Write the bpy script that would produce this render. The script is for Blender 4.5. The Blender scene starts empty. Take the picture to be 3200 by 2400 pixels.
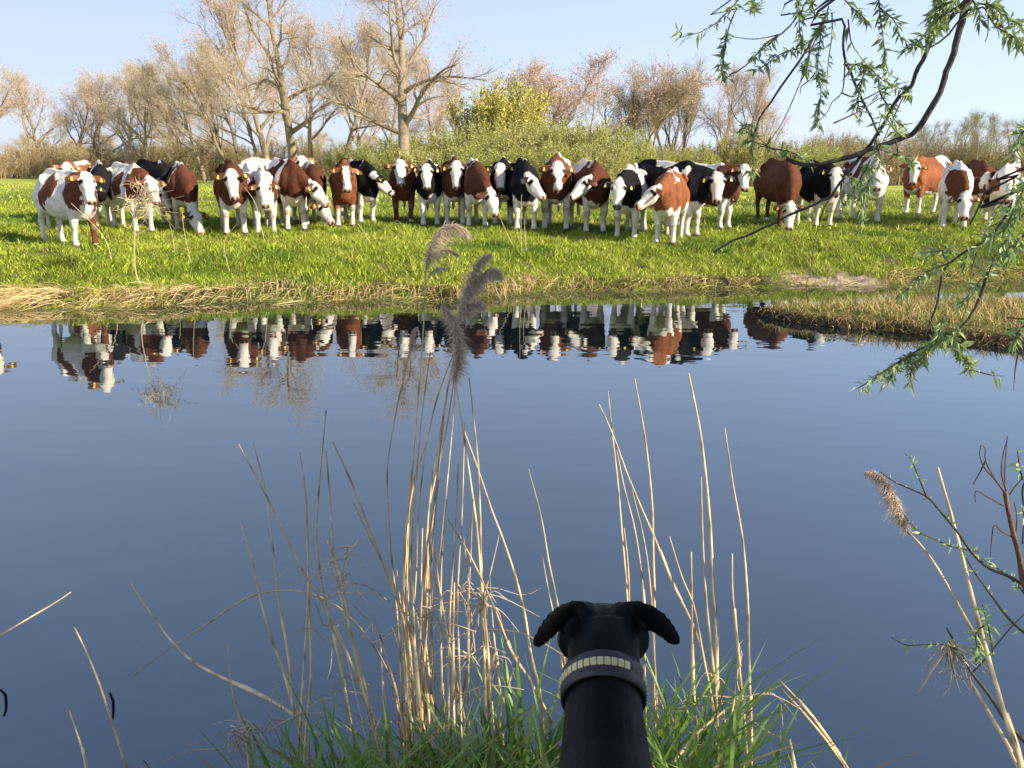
import bpy, math, random
import numpy as np
from mathutils import Vector, Matrix

S = bpy.context.scene
C = S.collection
RNG = np.random.default_rng(7)
random.seed(7)
V3 = lambda *a: np.array(a, float)

# ------------------------------------------------------------------ camera
F = 2700.0
PITCH = math.radians(13.7)
ROLL = math.radians(0.5)
CAM = V3(0, 0, 1.72)
cam_d = bpy.data.cameras.new('camera')
cam = bpy.data.objects.new('camera', cam_d)
C.objects.link(cam)
cam.location = CAM
fwd = Vector((0, math.cos(PITCH), -math.sin(PITCH)))
rgt = Vector((1, 0, 0))
upv = rgt.cross(fwd)
r2 = rgt * math.cos(ROLL) + upv * math.sin(ROLL)
u2 = -rgt * math.sin(ROLL) + upv * math.cos(ROLL)
R3 = Matrix((r2, u2, -fwd)).transposed()
cam.rotation_euler = R3.to_euler()
cam_d.sensor_fit = 'HORIZONTAL'
cam_d.sensor_width = 36.0
cam_d.lens = 36.0 * F / 3200.0
cam_d.clip_start = 0.02
cam_d.clip_end = 3000
S.camera = cam
RM = np.array(R3)

def ray(px, py):
    d = RM @ V3((px - 1600) / F, -(py - 1200) / F, -1.0)
    return d

def at_y(px, py, y):
    """the point seen at a pixel of the photograph, on the vertical plane at distance y"""
    d = ray(px, py)
    return CAM + d * (y / d[1])

def at_z(px, py, z=0.0):
    d = ray(px, py)
    return CAM + d * ((z - CAM[2]) / d[2])

# ------------------------------------------------------------------ object helpers
def tag(o, label=None, cat=None, group=None, kind=None):
    if label: o['label'] = label
    if cat: o['category'] = cat
    if group: o['group'] = group
    if kind: o['kind'] = kind
    return o

def empty(name, loc=(0, 0, 0), rz=0.0):
    o = bpy.data.objects.new(name, None)
    o.empty_display_size = 0.2
    C.objects.link(o)
    o.location = loc
    o.rotation_euler = (0, 0, rz)
    return o

def obj(name, me, parent=None):
    o = bpy.data.objects.new(name, me)
    C.objects.link(o)
    if parent: o.parent = parent
    return o

def make_mesh(name, verts, faces, mat=None, col=None, smooth=False):
    """faces: list of int arrays (n,k)"""
    verts = np.asarray(verts, np.float32)
    me = bpy.data.meshes.new(name)
    faces = [np.asarray(f, np.int32) for f in faces if len(f)]
    nl = sum(f.size for f in faces)
    npol = sum(len(f) for f in faces)
    me.vertices.add(len(verts))
    me.vertices.foreach_set('co', verts.ravel())
    me.loops.add(nl)
    me.polygons.add(npol)
    me.loops.foreach_set('vertex_index', np.concatenate([f.ravel() for f in faces]))
    tot = np.concatenate([np.full(len(f), f.shape[1], np.int32) for f in faces])
    start = np.concatenate([[0], np.cumsum(tot)[:-1]]).astype(np.int32)
    me.polygons.foreach_set('loop_start', start)
    me.polygons.foreach_set('use_smooth', np.full(npol, smooth))
    if col is not None:
        a = me.color_attributes.new('Col', 'FLOAT_COLOR', 'POINT')
        c = np.ones((len(verts), 4), np.float32)
        c[:, :3] = col
        a.data.foreach_set('color', c.ravel())
    me.update(calc_edges=True)
    me.validate()
    if mat: me.materials.append(mat)
    return me

class MB:
    """collects pieces of one mesh"""
    def __init__(s):
        s.v = []; s.f = {}; s.c = []; s.n = 0
    def add(s, verts, faces, col=None):
        verts = np.asarray(verts, float).reshape(-1, 3)
        for f in (faces if isinstance(faces, list) else [faces]):
            f = np.asarray(f, int)
            if len(f) == 0: continue
            s.f.setdefault(f.shape[1], []).append(f + s.n)
        s.v.append(verts)
        if col is not None:
            c = np.empty((len(verts), 3)); c[:] = col
            s.c.append(c)
        s.n += len(verts)
    def tube(s, pts, rad, sides=5, col=None, cap=True):
        pts = np.asarray(pts, float); n = len(pts)
        rad = np.broadcast_to(np.asarray(rad, float), (n,))
        t = np.gradient(pts, axis=0)
        t /= np.linalg.norm(t, axis=1)[:, None] + 1e-12
        ref = V3(0, 0, 1) if abs(t[0][2]) < .8 else V3(1, 0, 0)
        a = np.cross(t, ref); a /= np.linalg.norm(a, axis=1)[:, None] + 1e-9
        b = np.cross(t, a)
        th = np.arange(sides) / sides * 2 * math.pi
        ring = pts[:, None] + rad[:, None, None] * (np.cos(th)[None, :, None] * a[:, None] + np.sin(th)[None, :, None] * b[:, None])
        i = np.arange(n - 1)[:, None] * sides; j = np.arange(sides)[None]; k = (j + 1) % sides
        f = np.stack([i + j, i + k, i + sides + k, i + sides + j], -1).reshape(-1, 4)
        v = ring.reshape(-1, 3)
        fs = [f]
        if cap:
            v = np.vstack([v, pts[0], pts[-1]])
            jj = np.arange(sides); kk = (jj + 1) % sides
            fs.append(np.stack([kk, jj, np.full(sides, n * sides)], -1))
            fs.append(np.stack([jj + (n - 1) * sides, kk + (n - 1) * sides, np.full(sides, n * sides + 1)], -1))
        if col is not None and np.ndim(col) == 2 and len(col) == n:
            c = np.repeat(np.asarray(col, float), sides, 0)
            if cap: c = np.vstack([c, col[0], col[-1]])
            col = c
        s.add(v, fs, col)
    def box(s, c, h, M=None, col=None):
        v = np.array([[x, y, z] for x in (-1, 1) for y in (-1, 1) for z in (-1, 1)], float) * h
        if M is not None: v = v @ np.asarray(M).T
        v = v + c
        f = np.array([[0, 1, 3, 2], [4, 6, 7, 5], [0, 4, 5, 1], [2, 3, 7, 6], [0, 2, 6, 4], [1, 5, 7, 3]])
        s.add(v, f, col)
    def mesh(s, name, mat=None, smooth=False):
        return make_mesh(name, np.vstack(s.v), [np.vstack(s.f[k]) for k in s.f], mat,
                         np.vstack(s.c) if s.c else None, smooth)

def norm(a):
    return a / (np.linalg.norm(a, axis=-1, keepdims=True) + 1e-12)

def strips(base, d0, length, bend, width, nseg=3, side=None, taper=1.0):
    """many curved blades: base (N,3), d0 unit start direction, bend (N,3) end offset; returns verts, [quads, tris]"""
    N = len(base)
    if side is None:
        ang = RNG.uniform(0, math.pi * 2, N)
        side = np.stack([np.cos(ang), np.sin(ang), np.zeros(N)], -1)
    length = np.broadcast_to(np.asarray(length, float), (N,)); width = np.broadcast_to(np.asarray(width, float), (N,))
    vs = []
    for k in range(nseg):
        t = k / nseg
        p = base + d0 * (length * t)[:, None] + bend * t * t
        w = width * (1 - taper * t ** 1.6) * 0.5
        vs += [p - side * w[:, None], p + side * w[:, None]]
    vs.append(base + d0 * length[:, None] + bend)
    K = 2 * nseg + 1
    v = np.stack(vs, 1).reshape(-1, 3)
    o = (np.arange(N) * K)[:, None]
    q = [o + np.array([[2 * k, 2 * k + 1, 2 * k + 3, 2 * k + 2]]) for k in range(nseg - 1)]
    fs = []
    if q: fs.append(np.vstack(q))
    fs.append(o + np.array([[2 * nseg - 2, 2 * nseg - 1, 2 * nseg]]))
    return v, fs, K

def catmull(pts, n):
    pts = np.asarray(pts, float)
    d = np.concatenate([[0], np.cumsum(np.linalg.norm(np.diff(pts, axis=0), axis=1))])
    t = np.linspace(0, d[-1], n)
    P = np.vstack([2 * pts[0] - pts[1], pts, 2 * pts[-1] - pts[-2]])
    out = []
    for x in t:
        i = min(max(np.searchsorted(d, x, 'right') - 1, 0), len(pts) - 2)
        u = (x - d[i]) / (d[i + 1] - d[i] + 1e-12)
        p0, p1, p2, p3 = P[i], P[i + 1], P[i + 2], P[i + 3]
        out.append(.5 * (2 * p1 + (p2 - p0) * u + (2 * p0 - 5 * p1 + 4 * p2 - p3) * u * u + (3 * p1 - p0 - 3 * p2 + p3) * u ** 3))
    return np.array(out)

_ph = np.random.default_rng(99)
_K = _ph.normal(size=(40, 3)); _K /= np.linalg.norm(_K, axis=1)[:, None]; _P = _ph.uniform(0, 6.28, 40)
def wob(p, scale=1.0, seed=0, octv=3):
    """cheap smooth noise in about -1..1"""
    p = np.asarray(p, float)
    if p.shape[-1] == 2: p = np.concatenate([p, np.zeros(p.shape[:-1] + (1,))], -1)
    r = 0; amp = 1; tot = 0
    for o in range(octv):
        q = p * scale * (1.9 ** o)
        for k in range(5):
            i = (seed * 7 + o * 5 + k) % 40
            r = r + amp * np.sin(q @ _K[i] * (1 + .25 * k) * 3.1 + _P[i] + seed * 1.7) / 2.2
        tot += amp; amp *= .55
    return r / tot

def lerp(a, b, t):
    t = np.clip(t, 0, 1)
    t = np.asarray(t)[..., None] if np.ndim(a) else t
    return np.asarray(a) * (1 - t) + np.asarray(b) * t

def sstep(a, b, x):
    t = np.clip((np.asarray(x, float) - a) / (b - a), 0, 1)
    return t * t * (3 - 2 * t)

# ------------------------------------------------------------------ materials
def mat_attr(name, rough=.6, transl=0.0, noise=None, bump=None, spec=.3, tint=None):
    """base colour from the mesh's own colour attribute, broken up by a procedural noise"""
    m = bpy.data.materials.new(name); m.use_nodes = True
    nt = m.node_tree; N = nt.nodes; L = nt.links
    bs = N['Principled BSDF']; out = N['Material Output']
    bs.inputs['Roughness'].default_value = rough
    bs.inputs['Specular IOR Level'].default_value = spec
    at = N.new('ShaderNodeAttribute'); at.attribute_name = 'Col'
    src = at.outputs['Color']
    tc = N.new('ShaderNodeTexCoord')
    if noise:
        sc, lo, hi = noise
        nz = N.new('ShaderNodeTexNoise'); nz.inputs['Scale'].default_value = sc; nz.inputs['Detail'].default_value = 5
        L.new(tc.outputs['Object'], nz.inputs['Vector'])
        mr = N.new('ShaderNodeMapRange'); mr.inputs['From Min'].default_value = .3; mr.inputs['From Max'].default_value = .7
        mr.inputs['To Min'].default_value = lo; mr.inputs['To Max'].default_value = hi
        L.new(nz.outputs['Fac'], mr.inputs['Value'])
        mx = N.new('ShaderNodeVectorMath'); mx.operation = 'SCALE'
        L.new(src, mx.inputs[0]); L.new(mr.outputs['Result'], mx.inputs['Scale'])
        src = mx.outputs['Vector']
    L.new(src, bs.inputs['Base Color'])
    if bump:
        sc, dist = bump
        nz2 = N.new('ShaderNodeTexNoise'); nz2.inputs['Scale'].default_value = sc; nz2.inputs['Detail'].default_value = 6
        L.new(tc.outputs['Object'], nz2.inputs['Vector'])
        bp = N.new('ShaderNodeBump'); bp.inputs['Distance'].default_value = dist
        L.new(nz2.outputs['Fac'], bp.inputs['Height']); L.new(bp.outputs['Normal'], bs.inputs['Normal'])
    if transl:
        tr = N.new('ShaderNodeBsdfTranslucent'); L.new(src, tr.inputs['Color'])
        ms = N.new('ShaderNodeMixShader'); ms.inputs['Fac'].default_value = transl
        L.new(bs.outputs[0], ms.inputs[1]); L.new(tr.outputs[0], ms.inputs[2]); L.new(ms.outputs[0], out.inputs['Surface'])
    return m

M_GROUND = mat_attr('ground_soil_and_turf', .9, noise=(9, .7, 1.3), bump=(30, .02), spec=.1)
M_GRASS = mat_attr('grass_blades', .55, transl=.24, spec=.25)
M_STRAW = mat_attr('straw', .6, transl=.15, spec=.3)
M_LEAF = mat_attr('leaves', .45, transl=.35, spec=.4)
M_BARK = mat_attr('bark', .85, noise=(6, .65, 1.3), bump=(25, .02), spec=.15)
M_TWIG = mat_attr('twigs_and_buds', .7, transl=.15, spec=.15)
M_COAT = mat_attr('cow_hide', .85, noise=(9, .84, 1.10), bump=(45, .010), spec=.08)
M_REED = mat_attr('reed_stem', .5, noise=(40, .75, 1.2), spec=.35)
M_PLUME = mat_attr('reed_plume', .8, transl=.3, spec=.1)
M_TAG = mat_attr('ear_tag_plastic', .4, spec=.5)
M_WOOD = mat_attr('fence_wood', .85, noise=(12, .7, 1.2), spec=.1)
# ------------------------------------------------------------------ far bank shape
_wl = [(-1400, 962), (-400, 962), (0, 958), (300, 962), (500, 955), (850, 928), (1000, 942), (1200, 930), (1400, 942), (1500, 928), (1700, 908),
       (2000, 905), (2300, 900), (2560, 893), (2740, 897), (2850, 880), (3200, 872), (3700, 872), (4600, 872)]
_wp = np.array([at_z(x, y, 0)[:2] for x, y in _wl])
_o = np.argsort(_wp[:, 0]); _wp = _wp[_o]

def ybank(x):
    x = np.asarray(x, float)
    return np.interp(x, _wp[:, 0], _wp[:, 1]) + .10 * np.sin(x * 2.3 + 1) * np.sin(x * .9) + .05 * np.sin(x * 7.1 + .4)

MUDX = (at_z(2490, 895)[0], at_z(2745, 895)[0])
def mudness(x):
    return sstep(MUDX[0] - .6, MUDX[0] + .3, x) * (1 - sstep(MUDX[1] - .2, MUDX[1] + .5, x))

def land(x, y):
    x = np.asarray(x, float); y = np.asarray(y, float)
    d = y - ybank(x)
    m = mudness(x)
    w = .22 + .55 * m + .10 * np.sin(x * 1.7)
    h = np.where(d < 0, np.maximum(d * 1.6, -.9), 0)
    edge = sstep(0, 1, d / w)
    h = h + np.where(d > 0, .15 * edge, 0)
    h = h + .36 * sstep(.05, 2.7, d) + .19 * sstep(2, 7, d) + .08 * sstep(7, 22, d)
    p = np.stack([x, y], -1)
    amp = sstep(.1, .8, d) * (1 - .7 * sstep(8, 25, d))
    h = h + amp * (.035 * wob(p, .55, 3) + .02 * wob(p, 2.2, 5, 2))
    h = h + m * (d > .03) * (1 - sstep(.6, 1.1, d)) * (.018 * wob(p, 6, 7, 2) + .010 * wob(p, 15, 9, 1))
    return h

def foot(px, py):
    d = ray(px, py); t = 5.0
    for k in range(4000):
        p = CAM + d * t
        if p[2] <= land(p[0], p[1]): break
        t += .02
    return p

def grid_mesh(xs, ys, hf):
    X, Y = np.meshgrid(xs, ys)
    Z = hf(X, Y)
    v = np.stack([X, Y, Z], -1).reshape(-1, 3)
    nx, ny = len(xs), len(ys)
    i = np.arange(ny - 1)[:, None] * nx; j = np.arange(nx - 1)[None]
    f = np.stack([i + j, i + j + 1, i + nx + j + 1, i + nx + j], -1).reshape(-1, 4)
    return v, f

GREEN_A, GREEN_B, GREEN_C = V3(.31, .38, .035), V3(.15, .25, .025), V3(.40, .44, .06)
STRAW = V3(.54, .38, .16)
def turf_colour(p):
    n = wob(p[:, :2], .5, 11); n2 = wob(p[:, :2], 2.3, 17)
    c = lerp(GREEN_A + 0 * p[:, :1], GREEN_B, sstep(.1, .9, n))
    c = lerp(c, GREEN_C, sstep(.1, 1.0, -n + .4 * n2))
    return c

# far land
xs = np.concatenate([[-900, -400, -200, -120, -70, -45, -32], np.arange(-24, -9, .3), np.arange(-9, 10, .09), np.arange(10, 24, .3), [32, 45, 70, 120, 200, 400, 900]])
tt = np.concatenate([np.arange(-.9, .9, .05), np.arange(.9, 4, .12), np.arange(4, 14, .4), [15, 17, 20, 24, 30, 38, 50, 65, 85, 110, 160, 260, 500, 1200]])
X = np.repeat(xs[None], len(tt), 0); Y = ybank(X) * 1 + tt[:, None]
Z = land(X, Y)
v = np.stack([X, Y, Z], -1).reshape(-1, 3)
nx, ny = len(xs), len(tt)
i = np.arange(ny - 1)[:, None] * nx; j = np.arange(nx - 1)[None]
f = np.stack([i + j, i + j + 1, i + nx + j + 1, i + nx + j], -1).reshape(-1, 4)
d = np.repeat(tt[:, None], nx, 1).ravel()
col = lerp(turf_colour(v) * .36, V3(.10, .07, .04) + 0 * v, sstep(.55, .8, wob(v[:, :2], 1.15, 33)) * .9)  # turf tone darkened under the blades, painting in shade for depth
shaded_soil = V3(.026, .017, .010); dry = V3(.10, .066, .032); sand = V3(.36, .275, .175)
mk = (1 - sstep(.06, .32, d + .10 * wob(v[:, :2], 1.6, 21)))
c2 = lerp(shaded_soil + 0 * col, dry, sstep(-.2, .6, wob(v[:, :2], 3, 8)))  # dark noise patches paint shaded hollows into the bank soil
c2 = lerp(c2, sand * (1 + .3 * wob(v[:, :2], 8, 14, 2))[:, None], mudness(v[:, 0]) * sstep(-.4, .1, wob(v[:, :2], 2.2, 4) + .6))
mk = np.maximum(mk, mudness(v[:, 0]) * (1 - sstep(.45, .95, d + .2 * wob(v[:, :2], 2, 2))))
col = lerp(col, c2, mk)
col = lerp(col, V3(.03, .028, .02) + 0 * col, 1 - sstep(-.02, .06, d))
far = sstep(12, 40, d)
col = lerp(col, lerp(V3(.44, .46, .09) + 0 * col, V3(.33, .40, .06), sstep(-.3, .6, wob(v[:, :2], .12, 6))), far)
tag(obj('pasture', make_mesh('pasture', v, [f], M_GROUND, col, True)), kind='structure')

# river bed and water
bm = MB(); bm.add([[-900, -3, -1.0], [900, -3, -1.0], [900, 40, -1.0], [-900, 40, -1.0]], np.array([[0, 1, 2, 3]]), V3(.03, .03, .02))
tag(obj('river_bed', bm.mesh('river_bed', M_GROUND)), kind='structure')

mw = bpy.data.materials.new('river_water'); mw.use_nodes = True
nt = mw.node_tree; N = nt.nodes; L = nt.links
bs = N['Principled BSDF']
bs.inputs['Base Color'].default_value = (.006, .012, .014, 1)
bs.inputs['Roughness'].default_value = .015
bs.inputs['IOR'].default_value = 1.7
bs.inputs['Specular Tint'].default_value = (.84, .955, 1.0, 1)
tc = N.new('ShaderNodeTexCoord')
hs = []
for sx, sy, sc, amp in ((.55, 1.5, 1.9, 1.0), (.9, 1.8, 5.0, .12), (.25, .5, .8, 1.5)):
    mp = N.new('ShaderNodeMapping'); mp.inputs['Scale'].default_value = (sx, sy, 1); mp.inputs['Rotation'].default_value = (0, 0, .12)
    nz = N.new('ShaderNodeTexNoise'); nz.inputs['Scale'].default_value = sc; nz.inputs['Detail'].default_value = 1.5
    L.new(tc.outputs['Object'], mp.inputs['Vector']); L.new(mp.outputs[0], nz.inputs['Vector'])
    ml = N.new('ShaderNodeMath'); ml.operation = 'MULTIPLY'; ml.inputs[1].default_value = amp
    L.new(nz.outputs['Fac'], ml.inputs[0]); hs.append(ml.outputs[0])
a = N.new('ShaderNodeMath'); L.new(hs[0], a.inputs[0]); L.new(hs[1], a.inputs[1])
b = N.new('ShaderNodeMath'); L.new(a.outputs[0], b.inputs[0]); L.new(hs[2], b.inputs[1])
bp = N.new('ShaderNodeBump'); bp.inputs['Distance'].default_value = .0023
L.new(b.outputs[0], bp.inputs['Height']); L.new(bp.outputs[0], bs.inputs['Normal'])
gl = N.new('ShaderNodeBsdfGlossy'); gl.inputs['Color'].default_value = (.80, .92, 1.0, 1); gl.inputs['Roughness'].default_value = .015
L.new(bp.outputs[0], gl.inputs['Normal'])
mxs = N.new('ShaderNodeMixShader'); mxs.inputs['Fac'].default_value = .18
L.new(bs.outputs[0], mxs.inputs[1]); L.new(gl.outputs[0], mxs.inputs[2]); L.new(mxs.outputs[0], N['Material Output'].inputs['Surface'])
wm = MB(); wm.add([[-900, -3, 0], [900, -3, 0], [900, 40, 0], [-900, 40, 0]], np.array([[0, 1, 2, 3]]))
tag(obj('river_water', wm.mesh('river_water', mw)), kind='structure')

# near bank
def near_edge(x):
    return 1.95 + .10 * np.sin(x * 2.1 + .6) + .06 * np.sin(x * 5.3) + .28 * np.exp(-((x - .1) / .8) ** 2) - .25 * sstep(-.4, -1.2, x) + .12 * sstep(.6, 1.6, x)
def near_land(x, y):
    e = near_edge(x); d = e - y
    h = np.where(d < 0, np.maximum(d * 1.2, -.9), 0) + .12 * sstep(0, .3, d) + .175 * sstep(.1, 1.0, d) + .06 * sstep(1, 4, d)
    return h + .02 * wob(np.stack([x, y], -1), 1.5, 9) * sstep(0, .3, d)
xs = np.concatenate([[-900, -200, -60, -25, -12], np.arange(-8, 8, .1), [12, 25, 60, 200, 900]])
ys = np.concatenate([[-900, -200, -60, -25, -12, -7], np.arange(-4, 0, .3), np.arange(0, 3.4, .06)])
v, f = grid_mesh(xs, ys, near_land)
col = lerp(V3(.05, .04, .025) + 0 * v, V3(.07, .10, .02), sstep(-.2, .7, wob(v[:, :2], 2, 13) + .4))
tag(obj('near_bank', make_mesh('near_bank', v, [f], M_GROUND, col, True)), kind='structure')

# reed island on the right
fr = [(2350, 978), (2420, 1000), (2520, 1018), (2700, 1030), (2830, 1046), (3000, 1066), (3200, 1088), (3600, 1110)]
bk = [(2350, 974), (2450, 976), (2560, 970), (2740, 965), (2850, 962), (3000, 958), (3200, 955), (3600, 950)]
IF = np.array([at_z(*p)[:2] for p in fr]); IB = np.array([at_z(*p)[:2] for p in bk])
IX0 = IF[0, 0]
def island(x, y):
    yf = np.interp(x, IF[:, 0], IF[:, 1]) + .05 * np.sin(x * 6); yb = np.interp(x, IB[:, 0], IB[:, 1]) + .06 * np.sin(x * 5 + 2)
    d = np.minimum(np.minimum(y - yf, yb - y), (x - IX0))
    return np.where(d < 0, -.3, 0) + .09 * sstep(-.02, .12, d) + .03 * sstep(.1, .6, d) + .02 * wob(np.stack([x, y], -1), 3, 7), d
xs = np.arange(IX0 - .1, 11, .07); ys = np.arange(6.5, 13, .07)
X, Y = np.meshgrid(xs, ys); Z, D = island(X, Y)
v, f = grid_mesh(xs, ys, lambda a, b: Z)
keep = (D.ravel()[f] > -.12).any(1)
col = lerp(V3(.05, .035, .02) + 0 * v, V3(.13, .13, .03), sstep(.15, .5, D.ravel()))
tag(obj('reed_island_soil', make_mesh('reed_island_soil', v, [f[keep]], M_GROUND, col, True)), kind='structure')
# ------------------------------------------------------------------ grass on the far bank
def sample_view(n, y0, y1, margin=1.06):
    """points on the far land spread over the part the picture can see, even in area"""
    u = RNG.uniform(0, 1, n)
    y = np.sqrt(y0 ** 2 + u * (y1 ** 2 - y0 ** 2))
    x = RNG.uniform(-1, 1, n) * (y * .61 * margin + .4)
    return x, y

def add_blades(mb, n, y0, y1, hlo, hhi, w, dmin=.03, colf=None, dens=None):
    x, y = sample_view(n, y0, y1)
    d = y - ybank(x)
    ok = d > dmin + .25 * mudness(x) * 2.0 + .12 * wob(np.stack([x, y], -1), 1.9, 31)
    ok &= (wob(np.stack([x, y], -1), 1.15, 33) < .62) | (RNG.uniform(0, 1, n) < .25) | (y > 26)
    x, y, d = x[ok], y[ok], d[ok]
    z = land(x, y)
    base = np.stack([x, y, z - .01], -1); N = len(x)
    clump = .75 + .55 * wob(base[:, :2], 1.6, 41)
    h = RNG.uniform(hlo, hhi, N) * np.clip(clump, .35, 1.5)
    th = RNG.uniform(0, 6.283, N)
    lean = np.stack([np.cos(th), np.sin(th), np.zeros(N)], -1)
    d0 = norm(lean * RNG.uniform(.1, .5, N)[:, None] + V3(0, 0, 1))
    bend = lean * (h * RNG.uniform(.1, .6, N))[:, None] - V3(0, 0, 1) * (h * RNG.uniform(0, .25, N))[:, None]
    vv, ff, K = strips(base, d0, h, bend, RNG.uniform(.7, 1.3, N) * w, 2)
    c = turf_colour(base) * RNG.lognormal(-.12, .58, N)[:, None]
    dry = RNG.uniform(0, 1, N) < (.10 + .5 * (1 - sstep(.05, .4, d)))
    c[dry] = lerp(STRAW * .75 + 0 * c[dry], STRAW * 1.1, RNG.uniform(0, 1, dry.sum()))
    mb.add(vv, ff, np.repeat(c, K, 0))

g = MB()
add_blades(g, 175000, 11, 17.5, .06, .145, .0115)
add_blades(g, 80000, 17.5, 28, .07, .15, .016)
add_blades(g, 30000, 28, 60, .08, .16, .04)
# dense tufts
x, y = sample_view(1500, 11.6, 24)
ok = y - ybank(x) > .45; x, y = x[ok], y[ok]
k = 22
bx = np.repeat(x, k) + RNG.normal(0, .06, len(x) * k); by = np.repeat(y, k) + RNG.normal(0, .06, len(x) * k)
base = np.stack([bx, by, land(bx, by) - .01], -1); N = len(bx)
out = norm(np.stack([bx - np.repeat(x, k), by - np.repeat(y, k), np.zeros(N)], -1))
h = np.repeat(RNG.uniform(.10, .26, len(x)), k) * RNG.uniform(.6, 1.1, N)
vv, ff, K = strips(base, norm(out * .35 + V3(0, 0, 1)), h, out * (h * .5)[:, None] - V3(0, 0, 1) * (h * .2)[:, None], .011, 3)
tone = np.repeat(RNG.uniform(.65, 1.25, len(x)), k) * RNG.uniform(.8, 1.2, N)
g.add(vv, ff, np.repeat(turf_colour(base) * tone[:, None], K, 0))
tag(obj('pasture_grass', g.mesh('pasture_grass', M_GRASS)), label='bright green spring grass covering the far bank', cat='grass', kind='stuff')

# dry straw hanging over the far bank edge
g = MB()
n = 11000
x = RNG.uniform(-9.5, 10.5, n); off = RNG.uniform(.0, .60, n) ** 2.4
cl = wob(np.stack([x, 0 * x], -1), .9, 51)
ok = (RNG.uniform(-1.0, 1.0, n) < cl + .35) & (RNG.uniform(0, 1, n) > .85 * mudness(x))
x, off = x[ok], off[ok]; N = len(x)
y = ybank(x) + off
base = np.stack([x, y, land(x, y) - .01], -1)
L_ = RNG.uniform(.14, .52, N) * np.clip(1 + .5 * wob(np.stack([x, 0 * x], -1), 1.3, 52), .5, 1.5)
ax = RNG.normal(0, .8, N) - .25
d0 = norm(np.stack([ax * .95, RNG.normal(-.6, .45, N), RNG.uniform(.1, .75, N)], -1))
bend = np.stack([ax * L_ * .35, -L_ * RNG.uniform(.1, .5, N), -L_ * RNG.uniform(.5, 1.25, N)], -1)
vv, ff, K = strips(base, d0, L_, bend, RNG.uniform(.007, .014, N), 4, side=norm(np.cross(d0, V3(.2, 1, .1) + RNG.normal(0, .35, (N, 3)))))
c = lerp(STRAW * .45 + 0 * base, V3(.98, .74, .36), RNG.uniform(0, 1, N) ** 1.1)
gr = RNG.uniform(0, 1, N) < .5
c[gr] = turf_colour(base[gr]) * .9
g.add(vv, ff, np.repeat(c, K, 0))
# big bent sheaves of old reed on the bank
for px, py, w_, L0, n, sx in ((235, 835, .5, 1.0, 620, -1.0), (60, 850, .5, .6, 260, -.6), (420, 870, .45, .55, 300, -.5), (610, 868, .35, .7, 380, -1.0), (760, 860, .5, .6, 360, -.9), (900, 845, .5, .45, 260, .2),
                              (1150, 845, .5, .4, 260, .3), (1000, 880, .4, .35, 220, -.3), (1480, 850, .3, .5, 260, .5), (1600, 850, .6, .5, 420, .25), (1760, 835, .5, .4, 260, -.2), (1330, 870, .4, .35, 220, .2), (2120, 850, .5, .35, 220, -.3), (2500, 850, .3, .25, 120, .2)):
    p = foot(px, py); n = int(n * (.5 if px < 700 else .3))
    bx = p[0] + RNG.normal(0, w_ * .5, n); by = ybank(bx) + RNG.uniform(.04, .55, n)
    base = np.stack([bx, by, land(bx, by)], -1)
    Ls = L0 * RNG.uniform(.45, 1.1, n)
    ax = sx * RNG.uniform(.3, 1.3, n) + RNG.normal(0, .25, n)
    d0 = norm(np.stack([ax * .8, RNG.normal(-.6, .25, n), RNG.uniform(.15, .6, n)], -1))
    bend = np.stack([0 * ax, -Ls * .15, -Ls * RNG.uniform(.6, 1.2, n)], -1)
    vv, ff, K = strips(base, d0, Ls, bend, RNG.uniform(.007, .013, n), 5, side=norm(np.cross(d0, V3(.2, 1, .1) + RNG.normal(0, .3, (n, 3)))))
    tone = lerp(STRAW * .9 + 0 * base, V3(.98, .76, .40), RNG.uniform(0, 1, n))
    g.add(vv, ff, np.repeat(tone, K, 0))
# keep blades from diving under the water
allv = np.vstack(g.v); allv[:, 2] = np.maximum(allv[:, 2], .006); g.v = [allv]
tag(obj('dry_bank_grass', g.mesh('dry_bank_grass', M_STRAW)), label='dry straw coloured grass and old reed drooping over the far bank edge', cat='dry grass', kind='stuff')

# grass and straw on the island
g = MB()
n = 30000
x = RNG.uniform(IX0, 8.5, n); y = RNG.uniform(7, 12.8, n)
z, d = island(x, y); ok = d > .0; x, y, z, d = x[ok], y[ok], z[ok], d[ok]; N = len(x)
base = np.stack([x, y, z - .01], -1)
edge = 1 - sstep(.05, .3, d)
yf = np.interp(x, IF[:, 0], IF[:, 1]); front = (y - yf) < .45
L_ = RNG.uniform(.07, .23, N) * np.clip(1 + .5 * wob(base[:, :2], 4, 61), .5, 1.6)
ax = RNG.normal(0, .5, N)
d0 = norm(np.stack([ax, np.where(front, -.45, .1) + RNG.normal(0, .3, N), np.full(N, 1.0)], -1))
bend = np.stack([ax * L_ * .4, np.where(front, -L_ * .35, 0), -L_ * np.where(front, RNG.uniform(.3, 1.15, N), RNG.uniform(0, .4, N))], -1)
vv, ff, K = strips(base, d0, L_, bend, RNG.uniform(.006, .012, N), 4)
dryp = np.where(front, .85, .60)
isd = RNG.uniform(0, 1, N) < dryp
c = V3(.20, .25, .035) * RNG.lognormal(-.1, .45, N)[:, None]
c[isd] = lerp(STRAW * .45 + 0 * c[isd], STRAW * 1.5, RNG.uniform(0, 1, isd.sum()))
vv[:, 2] = np.maximum(vv[:, 2], .005)
g.add(vv, ff, np.repeat(c, K, 0))
tag(obj('island_sedge', g.mesh('island_sedge', M_STRAW)), label='half dry sedge tufts on the low island at the right', cat='sedge', kind='stuff')
# ------------------------------------------------------------------ cows
WHITE = V3(.77, .71, .605); BROWN = V3(.112, .040, .021); RED = V3(.20, .070, .030); BLACK = V3(.012, .011, .012)
PINK = V3(.58, .34, .25); TAGC = V3(.82, .60, .08)

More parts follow.
